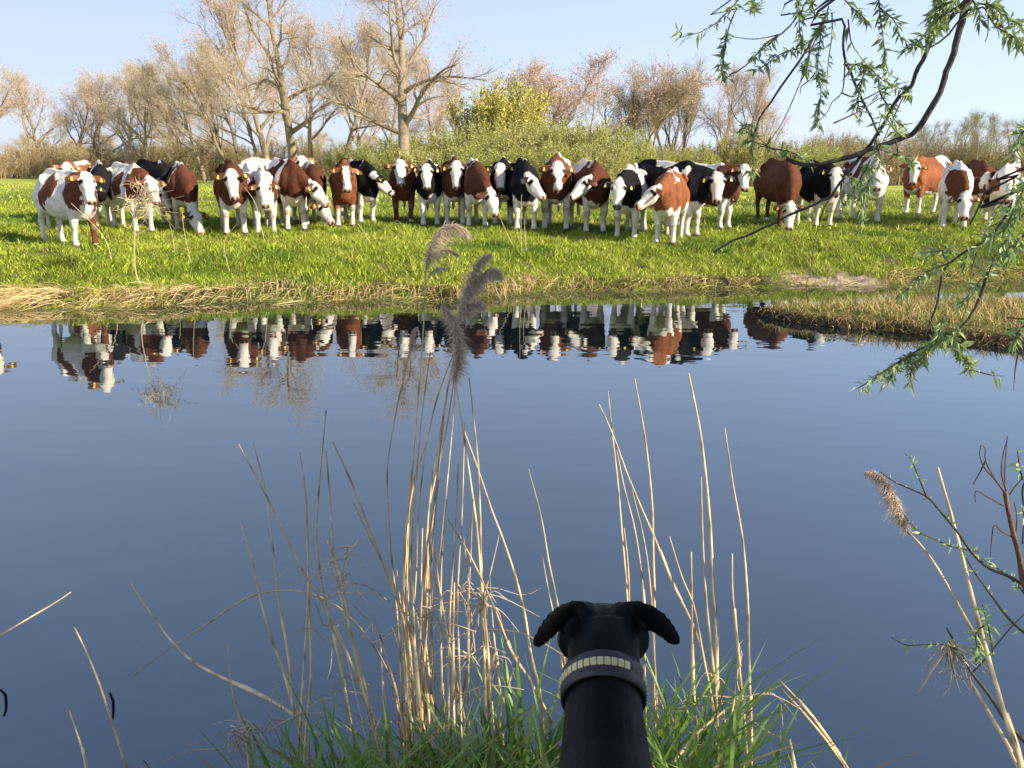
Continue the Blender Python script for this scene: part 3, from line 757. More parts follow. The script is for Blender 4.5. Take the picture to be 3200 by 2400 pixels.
# body ops: ('c'|'w', x, y, z, rx, ry, rz) in cow lengths: x forward (.5 shoulder, -.6 hips), y to its left, z up
SADDLE = ('w', .22, 0, 1.25, .16, .5, .35)
RUMPW = ('w', -.55, 0, 1.36, .5, .20, .16)
TOPW = ('w', -.3, 0, 1.38, .75, .10, .10)
COWS = [
 dict(F=(-92, 750), top=535, yaw=5, H=(-88, 545), hyaw=5, col='b', ops=[RUMPW], label='brown and white cow just past the left end of the row'),
 dict(F=(265, 774), top=536, yaw=27, H=(268, 540), hyaw=16, hp=68, col='b', base='w', neck='x', hd=.42, fat=1.03,
      ops=[('c', .60, .0, .98, .24, .6, .34), ('c', .85, 0, 1.0, .3, .6, .6), ('w', .8, .02, .75, .3, .07, .5), ('c', -.22, -.3, 1.06, .25, .3, .33), ('c', -.40, -.3, .88, .12, .3, .35), ('w', .1, 0, 1.36, .4, .3, .12)], legs='cwww', brisket=True, belly=.52,
      label='white cow with a dark chest and brown side patch, nearest at the left end'),
 dict(F=(222, 690), top=508, yaw=-28, H=(207, 510), hyaw=0, col='r', hp=66, ops=[('w', -.3, 0, 1.38, .5, .13, .16), ('w', .1, 0, 1.0, .06, .5, .5)], label='brown cow peering over the back of the white cow with a brown side patch'),
 dict(F=(333, 714), top=510, yaw=2, H=(283, 575), hyaw=-35, hp=55, hd=.5, col='k', ops=[('w', -.3, 0, 1.38, .6, .17, .13), ('w', .40, 0, 1.15, .05, .5, .34)], label='black cow with a thin white collar line, head hidden behind the left front cow'),
 dict(F=(446, 728), top=516, yaw=24, H=(470, 555), hyaw=20, hp=62, col='b', base='w', neck='x', ops=[('c', .55, -.2, .90, .16, .30, .30), ('c', .10, -.3, 1.02, .17, .25, .34), ('c', .72, 0, 1.0, .25, .4, .4), ('w', .3, .1, 1.2, .2, .2, .3)],
      label='pied brown cow standing behind the dry weed with the tangled head'),
 dict(F=(527, 702), top=506, yaw=28, H=(500, 592), hyaw=40, hp=50, hd=.5, col='k', fat=1.0, ops=[('w', .35, 0, 1.22, .05, .3, .12)], label='black cow with lowered grey face behind the pied cow in the weeds', nose='k'),
 dict(F=(585, 722), top=513, yaw=6, H=(608, 655), hyaw=25, hp=58, hd=.62, col='b', ops=[('w', .28, 0, 1.25, .13, .6, .3), ('w', -.5, 0, 1.36, .4, .16, .12), ('w', .3, .3, .95, .15, .2, .5)], label='grazing brown and white cow with one dark ear held out, left part of the row'),
 dict(F=(737, 735), top=505, yaw=4, H=(722, 532), hyaw=10, hp=66, col='b', ops=[('w', .1, .3, .95, .1, .2, .6)], fat=1.0, label='brown cow with white legs and white throat flap, left of the brown shouldered white cow'),
 dict(F=(925, 695), top=503, yaw=68, H=(942, 488), hyaw=15, hp=62, col='r', base='w', neck='w', ops=[], label='nearly all white cow standing sideways at the back, its face above the others'),
 dict(F=(832, 733), top=528, yaw=3, H=(824, 566), hyaw=4, hp=64, hd=.45, col='b', base='w', neck='x', fat=1.03, ops=[('c', .4, .28, .95, .4, .2, .32), ('c', .4, -.28, .95, .4, .2, .32), ('c', .2, 0, 1.3, .1, .3, .12)], label='white cow with brown shoulders facing straight on with lowered head'),
 dict(F=(922, 722), top=503, yaw=20, H=(978, 568), hyaw=62, hp=50, hd=.35, col='b', ops=[('w', .25, .0, 1.15, .10, .6, .4), ('w', -.5, 0, 1.33, .4, .25, .18), ('w', .3, -.3, .9, .08, .2, .5)], label='brown and white cow with its grey white head turned right over a grazing one'),
 dict(F=(985, 708), top=508, yaw=8, H=(1004, 628), hyaw=48, hp=52, hd=.6, col='b', ops=[('w', .2, 0, 1.33, .3, .12, .15), ('w', .38, 0, 1.05, .05, .5, .5), ('w', -.5, 0, 1.36, .3, .2, .1)], label='grazing brown cow with striped back between two brown ones'),
 dict(F=(1080, 710), top=505, yaw=-4, H=(1080, 518), hyaw=4, hp=66, col='r', base='c', face='blaze', brisket=False, dewlap=False, belly=.3, legs='hhhh', whitebelly=False, ops=[], label='plain reddish brown cow with a narrow white blaze'),
 dict(F=(1150, 700), top=503, yaw=30, H=(1178, 545), hyaw=95, hp=45, hd=.3, col='k', face='half', neck='h', ops=[('w', .3, -.2, 1.25, .03, .2, .2), ('w', -.3, 0, 1.37, .25, .1, .06)], label='black cow turned away to the right, left of the big tree trunk'),
 dict(F=(1262, 700), top=498, yaw=0, H=(1250, 500), hyaw=3, hp=68, col='b', brisket=False, dewlap=False, belly=.3, legs='cccc', whitebelly=False, ops=[], label='brown cow with brown legs and white face in front of the big tree trunk'),
 dict(F=(1345, 708), top=504, yaw=0, H=(1332, 514), hyaw=2, hp=68, col='k', lx=[-.05, .16, 0, .05], ops=[RUMPW], hs=.95, label='black cow with white legs beside the brown legged cow'),
 dict(F=(1422, 706), top=495, yaw=2, H=(1426, 506), hyaw=0, hp=68, col='b', ops=[('w', -.5, .04, 1.36, .3, .12, .1)], label='brown cow with white peak on its rump, right of the white legged black cow'),
 dict(F=(1490, 712), top=502, yaw=8, H=(1534, 594), hyaw=28, hp=60, hd=.55, col='b', ops=[('w', .32, 0, 1.22, .16, .5, .20), ('w', -.45, 0, 1.36, .4, .16, .10)], tags=(0, 1), label='brown cow with white shoulders lowering its head to the right in the middle'),
 dict(F=(1572, 705), top=496, yaw=0, H=(1562, 512), hyaw=4, hp=68, col='k', face='sides', nose='k', ops=[('w', -.5, 0, 1.36, .4, .2, .12), ('c', .5, 0, .9, .4, .5, .2)], legs='hhww', label='black cow with a narrow white face above the head lowered beside it'),
 dict(F=(1640, 722), top=502, yaw=8, H=(1655, 546), hyaw=58, hp=48, hd=.4, col='k', ops=[('w', .42, 0, 1.15, .05, .5, .36), ('w', -.3, .25, 1.25, .4, .1, .12)], tags=(0, 1), label='black cow with white collar band and head turned to the right'),
 dict(F=(1735, 722), top=484, yaw=-2, H=(1743, 507), hyaw=4, hp=68, col='b', ops=[('w', -.45, 0, 1.30, .5, .28, .26), ('w', .3, .3, 1.0, .07, .2, .4)], spread=1.3, label='brown cow with tall white rump peak and widely set white front legs'),
 dict(F=(1857, 730), top=505, yaw=16, H=(1836, 552), hyaw=-58, hp=42, hd=.42, col='b', ops=[('w', -.45, 0, 1.30, .45, .35, .28), ('w', .33, .0, 1.3, .2, .3, .12)], tags=(0, 0), label='brown and white cow with its head turned left, right of the widely standing one'),
 dict(F=(1955, 748), top=520, yaw=-8, H=(1934, 562), hyaw=-4, hp=64, hd=.45, col='k', ops=[('w', -.1, .0, 1.3, .75, .26, .24), ('w', .2, .3, 1.0, .3, .22, .5), ('c', -.15, .1, 1.32, .1, .3, .14)], neck='c', nose='k', label='black chested cow with a white back and dark nose'),
 dict(F=(2078, 764), top=532, yaw=-8, H=(2052, 580), hyaw=-66, hp=40, hd=.40, col='r', ops=[('w', -.4, 0, 1.36, .4, .16, .12), ('w', .42, .0, 1.28, .15, .24, .22)], tags=(0, 0), lx=[.05, -.02, .1, -.1], label='reddish cow nearest the bank with its head turned to the left'),
 dict(F=(2150, 742), top=515, s=1.07, yaw=58, H=(2243, 540), hyaw=4, hp=66, hd=.25, col='k', fat=1.05, ops=[('w', .42, -.25, 1.12, .11, .2, .26), ('w', -.1, 0, 1.36, .28, .15, .07)], belly=.60, label='big black cow standing sideways with a white triangle on its shoulder'),
 dict(F=(2255, 718), top=515, yaw=66, H=(2327, 516), hyaw=10, hp=64, hd=.25, col='b', ops=[('w', -.2, 0, 1.33, .62, .6, .22), ('w', -.5, 0, 1.0, .4, .6, .4)], label='brown necked cow with a long white back behind the big black cow'),
 dict(F=(2450, 705), top=502, yaw=24, H=(2470, 636), hyaw=4, hp=70, hd=.62, col='b', base='c', brisket=False, dewlap=False, belly=.3, legs='cccc', whitebelly=False, wtail=False, ops=[], fat=1.03, label='all brown cow with white face grazing apart from the others'),
 dict(F=(2572, 712), top=508, yaw=22, H=(2613, 525), hyaw=8, hp=66, hd=.35, col='k', ops=[], fat=1.05, nose='p', label='black cow behind the slanting willow twig on the right'),
 dict(F=(2715, 698), top=486, yaw=24, H=(2745, 512), hyaw=8, hp=66, hd=.35, col='b', base='w', neck='x', ops=[('c', .1, 0, 1.28, .2, .4, .12), ('c', .15, -.3, 1.0, .10, .3, .3), ('c', .5, -.1, .98, .14, .3, .2), ('c', -.4, -.3, 1.1, .1, .3, .3)], label='white cow with dark patches half hidden by hanging willow leaves'),
 dict(F=(2848, 672), top=488, yaw=-34, H=(2860, 506), hyaw=-4, hp=66, hd=.35, col='r', ops=[('w', -.55, .05, 1.32, .35, .14, .18), ('w', -.35, .25, 1.0, .09, .3, .5)], legs='hhww', tags=(0, 1), label='reddish brown cow standing free with its rear to the right'),
 dict(F=(2978, 716), top=508, yaw=6, H=(3018, 604), hyaw=8, hp=62, hd=.55, col='b', base='w', neck='x', fat=1.02, spread=1.25, ops=[('c', .62, -.14, .92, .22, .22, .28), ('c', .9, -.1, .95, .3, .25, .4), ('c', -.1, .12, 1.28, .16, .2, .12), ('c', -.2, -.25, 1.2, .1, .15, .2)], label='grazing white cow with a brown chest patch near the right edge'),
 dict(F=(3052, 692), top=505, yaw=14, H=(3083, 546), hyaw=-14, hp=62, hd=.45, col='b', face='half', ops=[], legs='hhww', label='brown cow with part brown face behind the grazing white cow'),
 dict(F=(3120, 705), top=515, yaw=-10, H=(3158, 610), hyaw=40, hp=60, hd=.5, col='b', base='w', neck='x', tailup=True, ops=[('c', .6, -.1, .9, .2, .3, .2), ('c', .2, -.3, 1.1, .3, .25, .25), ('c', -.3, .2, 1.2, .3, .2, .2)], tags=(0, 0), label='pied cow with its tail lifted at the right edge behind the willow twigs'),
]
for n_, c_ in enumerate(COWS): make_cow(c_, n_)
# ------------------------------------------------------------------ bare spring trees and scrub
def rot_about(v, ax, a):
    return v * math.cos(a) + np.cross(ax, v) * math.sin(a) + ax * (ax @ v) * (1 - math.cos(a))

def tree_meshes(name, H, r0, r, trunk_frac=.5, lean=(0, 0), n_limb=12, limb_ang=(28, 52), limb_len=.5, first=.25, stems=1, up=.35,
                twig_per=7, bark=V3(.24, .18, .12), twigc=V3(.50, .39, .28), budc=V3(.60, .47, .35), bud_n=1.8, bud=(.06, .13), nbr=7, wob_=.10, twl=1.25, spread0=0.0, tw_r=.010):
    trunk = MB(); segs = []
    def grow(p, d, L, rad, lev, n):
        pts = [p]; dd = d
        for k in range(n):
            dd = norm(dd + r.normal(0, wob_ * (1 + .5 * lev), 3) + V3(lean[0], lean[1], 0) * .06 + V3(0, 0, up * (.10 if lev else .03)))
            pts.append(pts[-1] + dd * L / n)
        pts = np.array(pts)
        tp = {0: .16, 1: .14, 2: .2}.get(lev, .2)
        rr = rad * np.linspace(1, tp, n + 1) ** .9
        if lev == 0: rr[0] *= 1.25
        tone = r.uniform(.85, 1.15)
        trunk.tube(pts, rr, {0: 8, 1: 6, 2: 4}.get(lev, 3), lerp(bark * tone, twigc, .5 * (lev > 1)), cap=lev == 0)
        return pts, rr
    def along(pts, t):
        x = t * (len(pts) - 1); i = min(int(x), len(pts) - 2); u = x - i
        return pts[i] * (1 - u) + pts[i + 1] * u, norm(pts[i + 1] - pts[i])
    def child_dir(d, lo, hi, az):
        ax = norm(np.cross(d, V3(math.cos(az), math.sin(az), .1)))
        return norm(rot_about(d, ax, math.radians(r.uniform(lo, hi))))
    for s_ in range(stems):
        a = r.uniform(0, 6.28)
        d0 = norm(V3(lean[0], lean[1], 1) + (V3(math.cos(a), math.sin(a), 0) * r.uniform(.1, spread0) if stems > 1 else 0))
        h = H * (r.uniform(.75, 1) if stems > 1 else 1)
        base = V3(math.cos(a), math.sin(a), 0) * (r0 * 1.6 if stems > 1 else 0) + V3(0, 0, -.15)
        tp, tr = grow(base, d0, h * .93, r0 * (r.uniform(.6, 1) if stems > 1 else 1), 0, 11)
        az = r.uniform(0, 6.28)
        for k in range(n_limb):
            t = first + (.97 - first) * (k + r.uniform(0, .8)) / n_limb
            p, d = along(tp, t); az += 2.4 + r.normal(0, .4)
            L1 = h * limb_len * (1.05 - .75 * (t - first) / (1 - first)) * r.uniform(.75, 1.15)
            rad = np.interp(t, np.linspace(0, 1, len(tr)), tr) * r.uniform(.45, .7)
            lp, lr = grow(p, child_dir(d, *limb_ang, az), L1, rad, 1, 8)
            segs.append((lp, .45, 1.0))
            az2 = r.uniform(0, 6.28)
            for m in range(nbr):
                t2 = .22 + .75 * (m + r.uniform(0, .9)) / nbr
                p2, d2 = along(lp, t2); az2 += 2.4
                L2 = L1 * r.uniform(.32, .55) * (1.1 - .55 * t2)
                bp, br = grow(p2, child_dir(d2, 22, 50, az2), L2, max(.012, np.interp(t2, np.linspace(0, 1, len(lr)), lr) * .6), 2, 5)
                segs.append((bp, .15, 1.0))
        segs.append((tp[-4:], .2, 1.0))
    # twigs in bulk
    P = []; D = []
    for pts, lo, hi in segs:
        n = max(5, int(twig_per * 1.6 * r.uniform(.8, 1.3) * np.clip(np.linalg.norm(pts[-1] - pts[0]) / (H * .12), .6, 2)))
        for t in r.uniform(lo, hi, n):
            p, d = along(pts, t); P.append(p); D.append(d)
    P = np.array(P); D = np.array(D); N = len(P)
    d1 = norm(D * .75 + r.normal(0, .55, (N, 3)) + V3(lean[0] * .3, lean[1] * .3, .30 * up / .35))
    L1 = H * .055 * twl * r.uniform(.6, 1.5, N)
    crown = MB()
    def strips_(P, d, L, w, colr):
        n = len(P); sd = norm(np.cross(d, r.normal(0, 1, (n, 3))))
        e = P + d * L[:, None]
        v = np.stack([P - sd * w, P + sd * w, e], 1).reshape(-1, 3)
        crown.add(v, (np.arange(n) * 3)[:, None] + np.arange(3), np.repeat(colr * r.uniform(.75, 1.25, (n, 1)), 3, 0))
        return e
    strips_(P, d1, L1, tw_r, twigc)
    k = 3
    Pi = np.repeat(P, k, 0) + np.repeat(d1 * L1[:, None], k, 0) * r.uniform(.25, .95, (N * k, 1))
    d2 = norm(np.repeat(d1, k, 0) + r.normal(0, .5, (N * k, 3)) + V3(0, 0, .2 * up / .35))
    L2 = H * .032 * twl * r.uniform(.5, 1.4, N * k)
    strips_(Pi, d2, L2, tw_r * .8, lerp(twigc, budc, .4))
    nb = int(N * k * bud_n); ii = r.integers(0, N * k, nb)
    Pb = Pi[ii] + d2[ii] * (L2[ii] * r.uniform(.2, 1.05, nb))[:, None] + r.normal(0, .03, (nb, 3))
    sz = r.uniform(bud[0], bud[1], nb)
    a = norm(r.normal(0, 1, (nb, 3)) + V3(0, 0, .4)); b = norm(np.cross(a, r.normal(0, 1, (nb, 3))))
    v = np.stack([Pb - a * sz[:, None] * .5, Pb + b * sz[:, None] * .28, Pb + a * sz[:, None] * .5, Pb - b * sz[:, None] * .28], 1).reshape(-1, 3)
    crown.add(v, (np.arange(nb) * 4)[:, None] + np.arange(4), np.repeat(budc * r.uniform(.7, 1.3, (nb, 1)), 4, 0))
    top_ = float(np.percentile(np.vstack(crown.v)[:, 2], 99.3))
    return trunk.mesh(name + '_trunk', M_BARK, True), crown.mesh(name + '_crown', M_TWIG), top_

def put_tree(kind, px, dist, toppx, ms, Hm, label, group, rz=0.0, wx=1.0):
    """stand a tree on the land where its foot is seen, grown to the height the photo shows"""
    d = ray(px, 560); x = d[0] / d[1] * dist
    z = float(land(x, dist))
    top = at_y(px, toppx, dist)[2]
    s = (top - z) / ms[2]
    o = empty(kind, (x, dist, z - .05), rz)
    o.scale = (s * wx, s * wx, s)
    tag(o, label, 'tree', group)
    obj('trunk', ms[0], o); obj('crown', ms[1], o)
    return o

rr = np.random.default_rng
TRK = V3(.32, .25, .17)
T_big = tree_meshes('poplar', 20, .52, rr(1), n_limb=15, limb_ang=(35, 62), limb_len=.46, first=.24, nbr=8, twig_per=9, bark=V3(.27, .21, .14), budc=V3(.62, .47, .35), up=.2)
T_broad = tree_meshes('broad', 15, .30, rr(2), n_limb=14, limb_ang=(22, 42), limb_len=.55, first=.16, nbr=8, twig_per=9, bark=TRK, up=.55, bud_n=2.0)
T_broad2 = tree_meshes('broad2', 15, .28, rr(3), n_limb=12, limb_ang=(24, 48), limb_len=.50, first=.28, nbr=9, twig_per=11, bud_n=2.0, bark=TRK, budc=V3(.60, .45, .31), up=.35)
T_lean = tree_meshes('lean', 15, .24, rr(4), lean=(-.15, 0), n_limb=12, limb_ang=(14, 36), limb_len=.5, first=.2, nbr=7, twig_per=9, bark=V3(.27, .21, .13), budc=V3(.58, .46, .33), up=.5)
T_pink = tree_meshes('pinkish', 13, .22, rr(5), stems=3, spread0=.45, n_limb=9, limb_ang=(18, 40), limb_len=.48, first=.22, nbr=7, twig_per=8, bark=TRK, budc=V3(.66, .48, .41), bud_n=3.0, up=.45)
T_multi = tree_meshes('vase', 13, .20, rr(6), stems=5, spread0=.55, n_limb=8, limb_ang=(10, 28), limb_len=.50, first=.25, nbr=6, twig_per=8, bark=V3(.22, .17, .10), twigc=V3(.33, .26, .15), budc=V3(.40, .32, .18), bud_n=.9, up=.6)
T_thin = tree_meshes('thin', 14, .15, rr(8), n_limb=9, limb_ang=(18, 40), limb_len=.26, first=.45, nbr=6, twig_per=7, bark=V3(.30, .25, .17), twigc=V3(.27, .23, .13), budc=V3(.30, .32, .10), bud_n=1.6, up=.4)
T_thin2 = tree_meshes('thin2', 14, .14, rr(9), n_limb=10, limb_ang=(18, 45), limb_len=.30, first=.35, nbr=6, twig_per=7, bark=V3(.24, .20, .14), twigc=V3(.27, .22, .14), budc=V3(.36, .29, .17), bud_n=1.2, up=.35)

GB = 'bare trees along the far edge of the pasture'
for a in [
 ('bare_tree', 45, 92, 170, T_broad2, 15, 'bare tree with orange brown crown at the left edge', .4, 1.49),
 ('bare_tree', 130, 99, 205, T_broad, 15, 'thin crowned bare tree beside the orange brown one on the left', 2.0, 1.04),
 ('bare_tree', 215, 104, 245, T_broad2, 15, 'low bare tree in the dip between two taller left hand trees', 3.1, 1.17),
 ('bare_tree', 300, 100, 205, T_broad, 15, 'bare tree left of the forked trunk above the pied cow', .9, 1.23),
 ('bare_tree', 380, 97, 180, T_broad2, 15, 'twiggy bare tree with rounded brown crown left of the gap of sky', 4.2, 1.23),
 ('bare_tree', 462, 84, 185, T_broad, 15, 'bare tree with low forked trunk standing at the gap of sky', 5.0, .85),
 ('bare_tree', 545, 96, 215, T_broad2, 15, 'bare tree filling the back of the gap beside the leaning clump', 3.6, .9),
 ('leaning_tree', 600, 88, 215, T_lean, 15, 'short leaning bare tree at the left front of the leaning clump', .6, 1.0),
 ('bare_tree', 700, 94, 150, T_broad, 15, 'upright bare tree behind the leaning clump', 4.1, 1.0),
 ('bare_tree', 985, 86, 70, T_broad2, 15, 'bare tree behind the tall pale trunk, its brown crown filling the gap', 1.5, 1.0),
 ('bare_tree', 1195, 78, 100, T_broad2, 15, 'bare tree close behind the left side of the biggest trunk', 3.9, .95),
 ('bare_tree', 1450, 86, 225, T_broad, 15, 'small bare tree between the biggest tree and the yellow willow', 2.9, .8),
 ('leaning_tree', 640, 80, 190, T_lean, 15, 'bare tree leaning left above the red cow with yellow tags', 0, 1.0),
 ('leaning_tree', 720, 76, 130, T_lean, 15, 'tall bare tree leaning left, in the middle of the leaning clump', .35, 1.0),
 ('leaning_tree', 760, 84, 150, T_lean, 15, 'slender leaning bare tree at the back of the leaning clump', -.3, .9),
 ('tall_tree', 835, 74, -70, T_broad, 15, 'tall bare tree just left of the tall pale trunk, behind the leaning clump', 2.3, 1.1),
 ('leaning_tree', 830, 70, 110, T_lean, 15, 'rightmost leaning bare tree beside the tall pale trunk', .15, .9),
 ('tall_tree', 925, 64, -150, T_big, 20, 'tall bare tree with pale trunk rising out of the frame above the white cow', 4.0, .85),
 ('bare_tree', 1062, 66, 60, T_broad2, 15, 'bare tree with dark low fork between the two tall trunks', 2.6, 1.0),
 ('bare_tree', 1130, 82, 80, T_broad, 15, 'bare tree seen behind and left of the biggest trunk', 1.9, .8),
 ('poplar_tree', 1262, 56, -190, T_big, 20, 'biggest bare tree with thick pale trunk and heavy side limbs', 1.2, 1.15),
 ('bare_tree', 1390, 80, 170, T_broad2, 15, 'brown bare tree behind the right side of the biggest tree', .2, .8),
 ('pink_tree', 1770, 82, 150, T_pink, 13, 'round pinkish budding tree right of the yellow willow', .6, 1.55),
 ('bare_tree', 1905, 92, 245, T_thin2, 14, 'thin bare tree just right of the pinkish tree', .6, 1.3),
 ('many_stemmed_tree', 2010, 80, 205, T_multi, 13, 'many stemmed bare tree left in the vase shaped pair', 0, .85),
 ('many_stemmed_tree', 2110, 84, 190, T_multi, 13, 'many stemmed bare tree rising behind the big black cow', 2.2, .85),
 ('bare_tree', 2225, 86, 195, T_broad2, 15, 'bare tree with fine upright twigs above the white backed cow', 3.4, .9),
 ('bare_tree', 2330, 88, 215, T_broad, 15, 'bare tree whose crown meets the hanging willow leaves', 4.4, .85),
 ('bare_tree', 2420, 92, 300, T_broad2, 15, 'lower bare tree above the all brown cow, where the tree row drops', 5.2, 1.0)]:
    put_tree(a[0], a[1], a[2], a[3], a[4], a[5], a[6], GB, a[7], a[8])
r = rr(31)
for k in range(30):      # wood on the right
    px = 2500 + k * 27 + r.uniform(-14, 14); dist = r.uniform(96, 128)
    top = np.interp(px, [2480, 2560, 2700, 2860, 2920, 3060, 3200, 3350], [425, 425, 420, 385, 350, 345, 358, 350]) + r.uniform(-8, 22)
    put_tree('woodland_tree', px, dist, top, (T_thin, T_thin2)[k % 2], 14, 'thin straight woodland tree with faint spring green in the far wood at the right', 'trees of the far wood at the right', r.uniform(0, 6), r.uniform(.9, 1.3))
for k in range(16):      # low wood behind the left hand trees
    px = -40 + k * 78 + r.uniform(-25, 25); dist = r.uniform(120, 140)
    top = r.uniform(395, 440)
    put_tree('woodland_tree', px, dist, top, (T_thin2, T_broad2)[k % 2], (14, 15)[k % 2], 'low distant bare tree behind the left hand row of trees', 'distant trees behind the left hand row', r.uniform(0, 6), r.uniform(1.3, 1.8))

# ---------------- scrub
def shrub_meshes(name, H, W, r, n_stem=46, leafc=V3(.25, .26, .06), stemc=V3(.25, .19, .10), n_leaf=9000, leaf=(.07, .15), dome=.75):
    st = MB(); seg = []
    for k in range(n_stem):
        a = r.uniform(0, 6.28); q = math.sqrt(r.uniform(0, 1))
        b = V3(math.cos(a) * q * W * .35, math.sin(a) * q * W * .35, -.1)
        h = H * (1 - (1 - dome) * q * q) * r.uniform(.72, 1.0)
        e = V3(math.cos(a) * q * W * .55, math.sin(a) * q * W * .55, h) + r.normal(0, .15, 3) * V3(1, 1, .5)
        m = (b + e) / 2 + r.normal(0, .15, 3); m[:2] *= .9
        pts = catmull([b, m, e], 6)
        st.tube(pts, np.linspace(.035, .008, 6), 3, stemc * r.uniform(.7, 1.3), cap=False)
        seg.append(pts)
    seg = np.array(seg)
    n = n_stem * 70; i = r.integers(0, n_stem, n); t = r.uniform(.12, 1, n) * 5; j = np.minimum(t.astype(int), 4); u = (t - j)[:, None]
    P = seg[i, j] * (1 - u) + seg[i, j + 1] * u
    d = norm(r.normal(0, .75, (n, 3)) + V3(0, 0, 1.1)); L = H * .16 * r.uniform(.4, 1.3, n)
    fo = MB()
    sd = norm(np.cross(d, r.normal(0, 1, (n, 3)))); e = P + d * L[:, None]
    fo.add(np.stack([P - sd * .009, P + sd * .009, e], 1).reshape(-1, 3), (np.arange(n) * 3)[:, None] + np.arange(3), np.repeat(stemc * r.uniform(.7, 1.5, (n, 1)), 3, 0))
    k = r.integers(0, n, n_leaf)
    Pb = P[k] + d[k] * (L[k] * r.uniform(.1, 1.05, n_leaf))[:, None] + r.normal(0, .03, (n_leaf, 3))
    sz = r.uniform(*leaf, n_leaf)[:, None]
    a = norm(r.normal(0, 1, (n_leaf, 3)) + V3(0, 0, .9)); b = norm(np.cross(a, r.normal(0, 1, (n_leaf, 3))))
    v = np.stack([Pb - a * sz * .5, Pb + b * sz * .25, Pb + a * sz * .5, Pb - b * sz * .25], 1).reshape(-1, 3)
    fo.add(v, (np.arange(n_leaf) * 4)[:, None] + np.arange(4), np.repeat(leafc * r.lognormal(0, .3, (n_leaf, 1)), 4, 0))
    return st.mesh(name + '_stems', M_BARK), fo.mesh(name + '_foliage', M_TWIG), float(np.percentile(np.vstack(fo.v)[:, 2], 98))

SH_green = [shrub_meshes('green_scrub', 5, 6.5, rr(40 + k), leafc=(V3(.42, .42, .13), V3(.45, .42, .15), V3(.38, .41, .12))[k], n_leaf=30000) for k in range(3)]
SH_brown = [shrub_meshes('brown_scrub', 4, 6, rr(50 + k), n_stem=60, leafc=(V3(.40, .31, .17), V3(.36, .32, .15))[k], stemc=V3(.34, .26, .16), n_leaf=20000, leaf=(.05, .12), dome=.6) for k in range(2)]
SH_yellow = shrub_meshes('yellow_willow', 8, 8, rr(60), n_stem=80, leafc=V3(.52, .47, .13), stemc=V3(.34, .25, .06), n_leaf=70000, leaf=(.10, .24), dome=.8)

def put_shrub(kind, px, dist, toppx, ms, Hm, wpx, Wm, label, group, rz, cat='shrub', names=('stems', 'foliage')):
    d = ray(px, 560); x = d[0] / d[1] * dist; z = float(land(x, dist))
    s = (at_y(px, toppx, dist)[2] - z) / ms[2]
    sx = wpx / F * dist / Wm
    o = empty(kind, (x, dist, z - .05), rz); o.scale = (sx, sx, s)
    tag(o, label, cat, group)
    obj(names[0], ms[0], o); obj(names[1], ms[1], o)
LG = 'green tinged willow scrub in one mass behind the middle of the cow row'
for k, (px, top, w_, dist) in enumerate([(1085, 470, 150, 62), (1160, 445, 190, 66), (1230, 455, 170, 58), (1310, 430, 190, 64), (1400, 420, 190, 67), (1480, 405, 200, 62), (1560, 400, 200, 66), (1640, 402, 200, 60), (1720, 398, 200, 64),
                                         (1790, 395, 210, 60), (1860, 402, 200, 62), (1930, 415, 180, 58), (1990, 445, 150, 56), (1350, 470, 200, 54), (1520, 460, 220, 53), (1700, 455, 220, 52), (1850, 460, 200, 52), (2035, 485, 120, 57)]):
    put_shrub('willow_scrub', px, dist, top, SH_green[k % 3], 5, w_ * 1.15, 6.5, LG, 'willow scrub behind the cows', k * 1.3)
LB = 'brown leafless shrub in the undergrowth below the left hand trees'
for k in range(22):
    px = -30 + k * 52 + r.uniform(-15, 15)
    put_shrub('bare_shrub', px, r.uniform(84, 104), r.uniform(435, 500), SH_brown[k % 2], 4, r.uniform(130, 190), 6, LB, 'undergrowth below the left hand trees', r.uniform(0, 6))
LR = 'olive brown shrub in the hedge below the many stemmed trees right of the middle'
for k in range(13):
    px = 2060 + k * 40 + r.uniform(-15, 15)
    put_shrub('bare_shrub', px, r.uniform(74, 90), np.interp(px, [2050, 2300, 2550], [470, 440, 455]) + r.uniform(-15, 20), (SH_brown[k % 2], SH_green[k % 3])[k % 2], (4, 5)[k % 2], r.uniform(130, 180), 6, LR, 'hedge right of the middle', r.uniform(0, 6))
LW = 'dull brown undergrowth shrub along the foot of the far wood at the right'
for k in range(20):
    px = 2530 + k * 40 + r.uniform(-12, 12)
    put_shrub('bare_shrub', px, r.uniform(96, 112), r.uniform(425, 490), SH_brown[k % 2], 4, r.uniform(120, 180), 6, LW, 'undergrowth of the far wood', r.uniform(0, 6))
put_shrub('yellow_willow', 1562, 72, 285, SH_yellow, 8, 270, 8, 'bright yellow green willow crown above the scrub in the middle', None, 0, 'tree', ('trunk', 'crown'))

# fence along the far edge of the pasture
fb = empty('pasture_fence', (0, 95, .8)); tag(fb, 'low wooden post fence along the far edge of the pasture', 'fence')
wires = MB()
for k in range(58):
    x = -62 + k * 2.15
    m = MB(); z = float(land(x, 95)) - .8
    h = 1.05 + .1 * math.sin(k * 7)
    m.tube([(x, 0, z - .1), (x + .02 * math.sin(k), 0, z + h * .6), (x + .05 * math.sin(k * 3), 0, z + h)], [.06, .055, .05], 6, V3(.42, .36, .27))
    obj('post', m.mesh('post', M_WOOD), fb)
for h in (.45, .9):
    wires.tube([(x, 0, float(land(x, 95)) - .8 + h) for x in np.arange(-62, 62, 4.0)], .006, 3, V3(.25, .24, .22))
obj('wire', wires.mesh('wire', M_WOOD), fb)
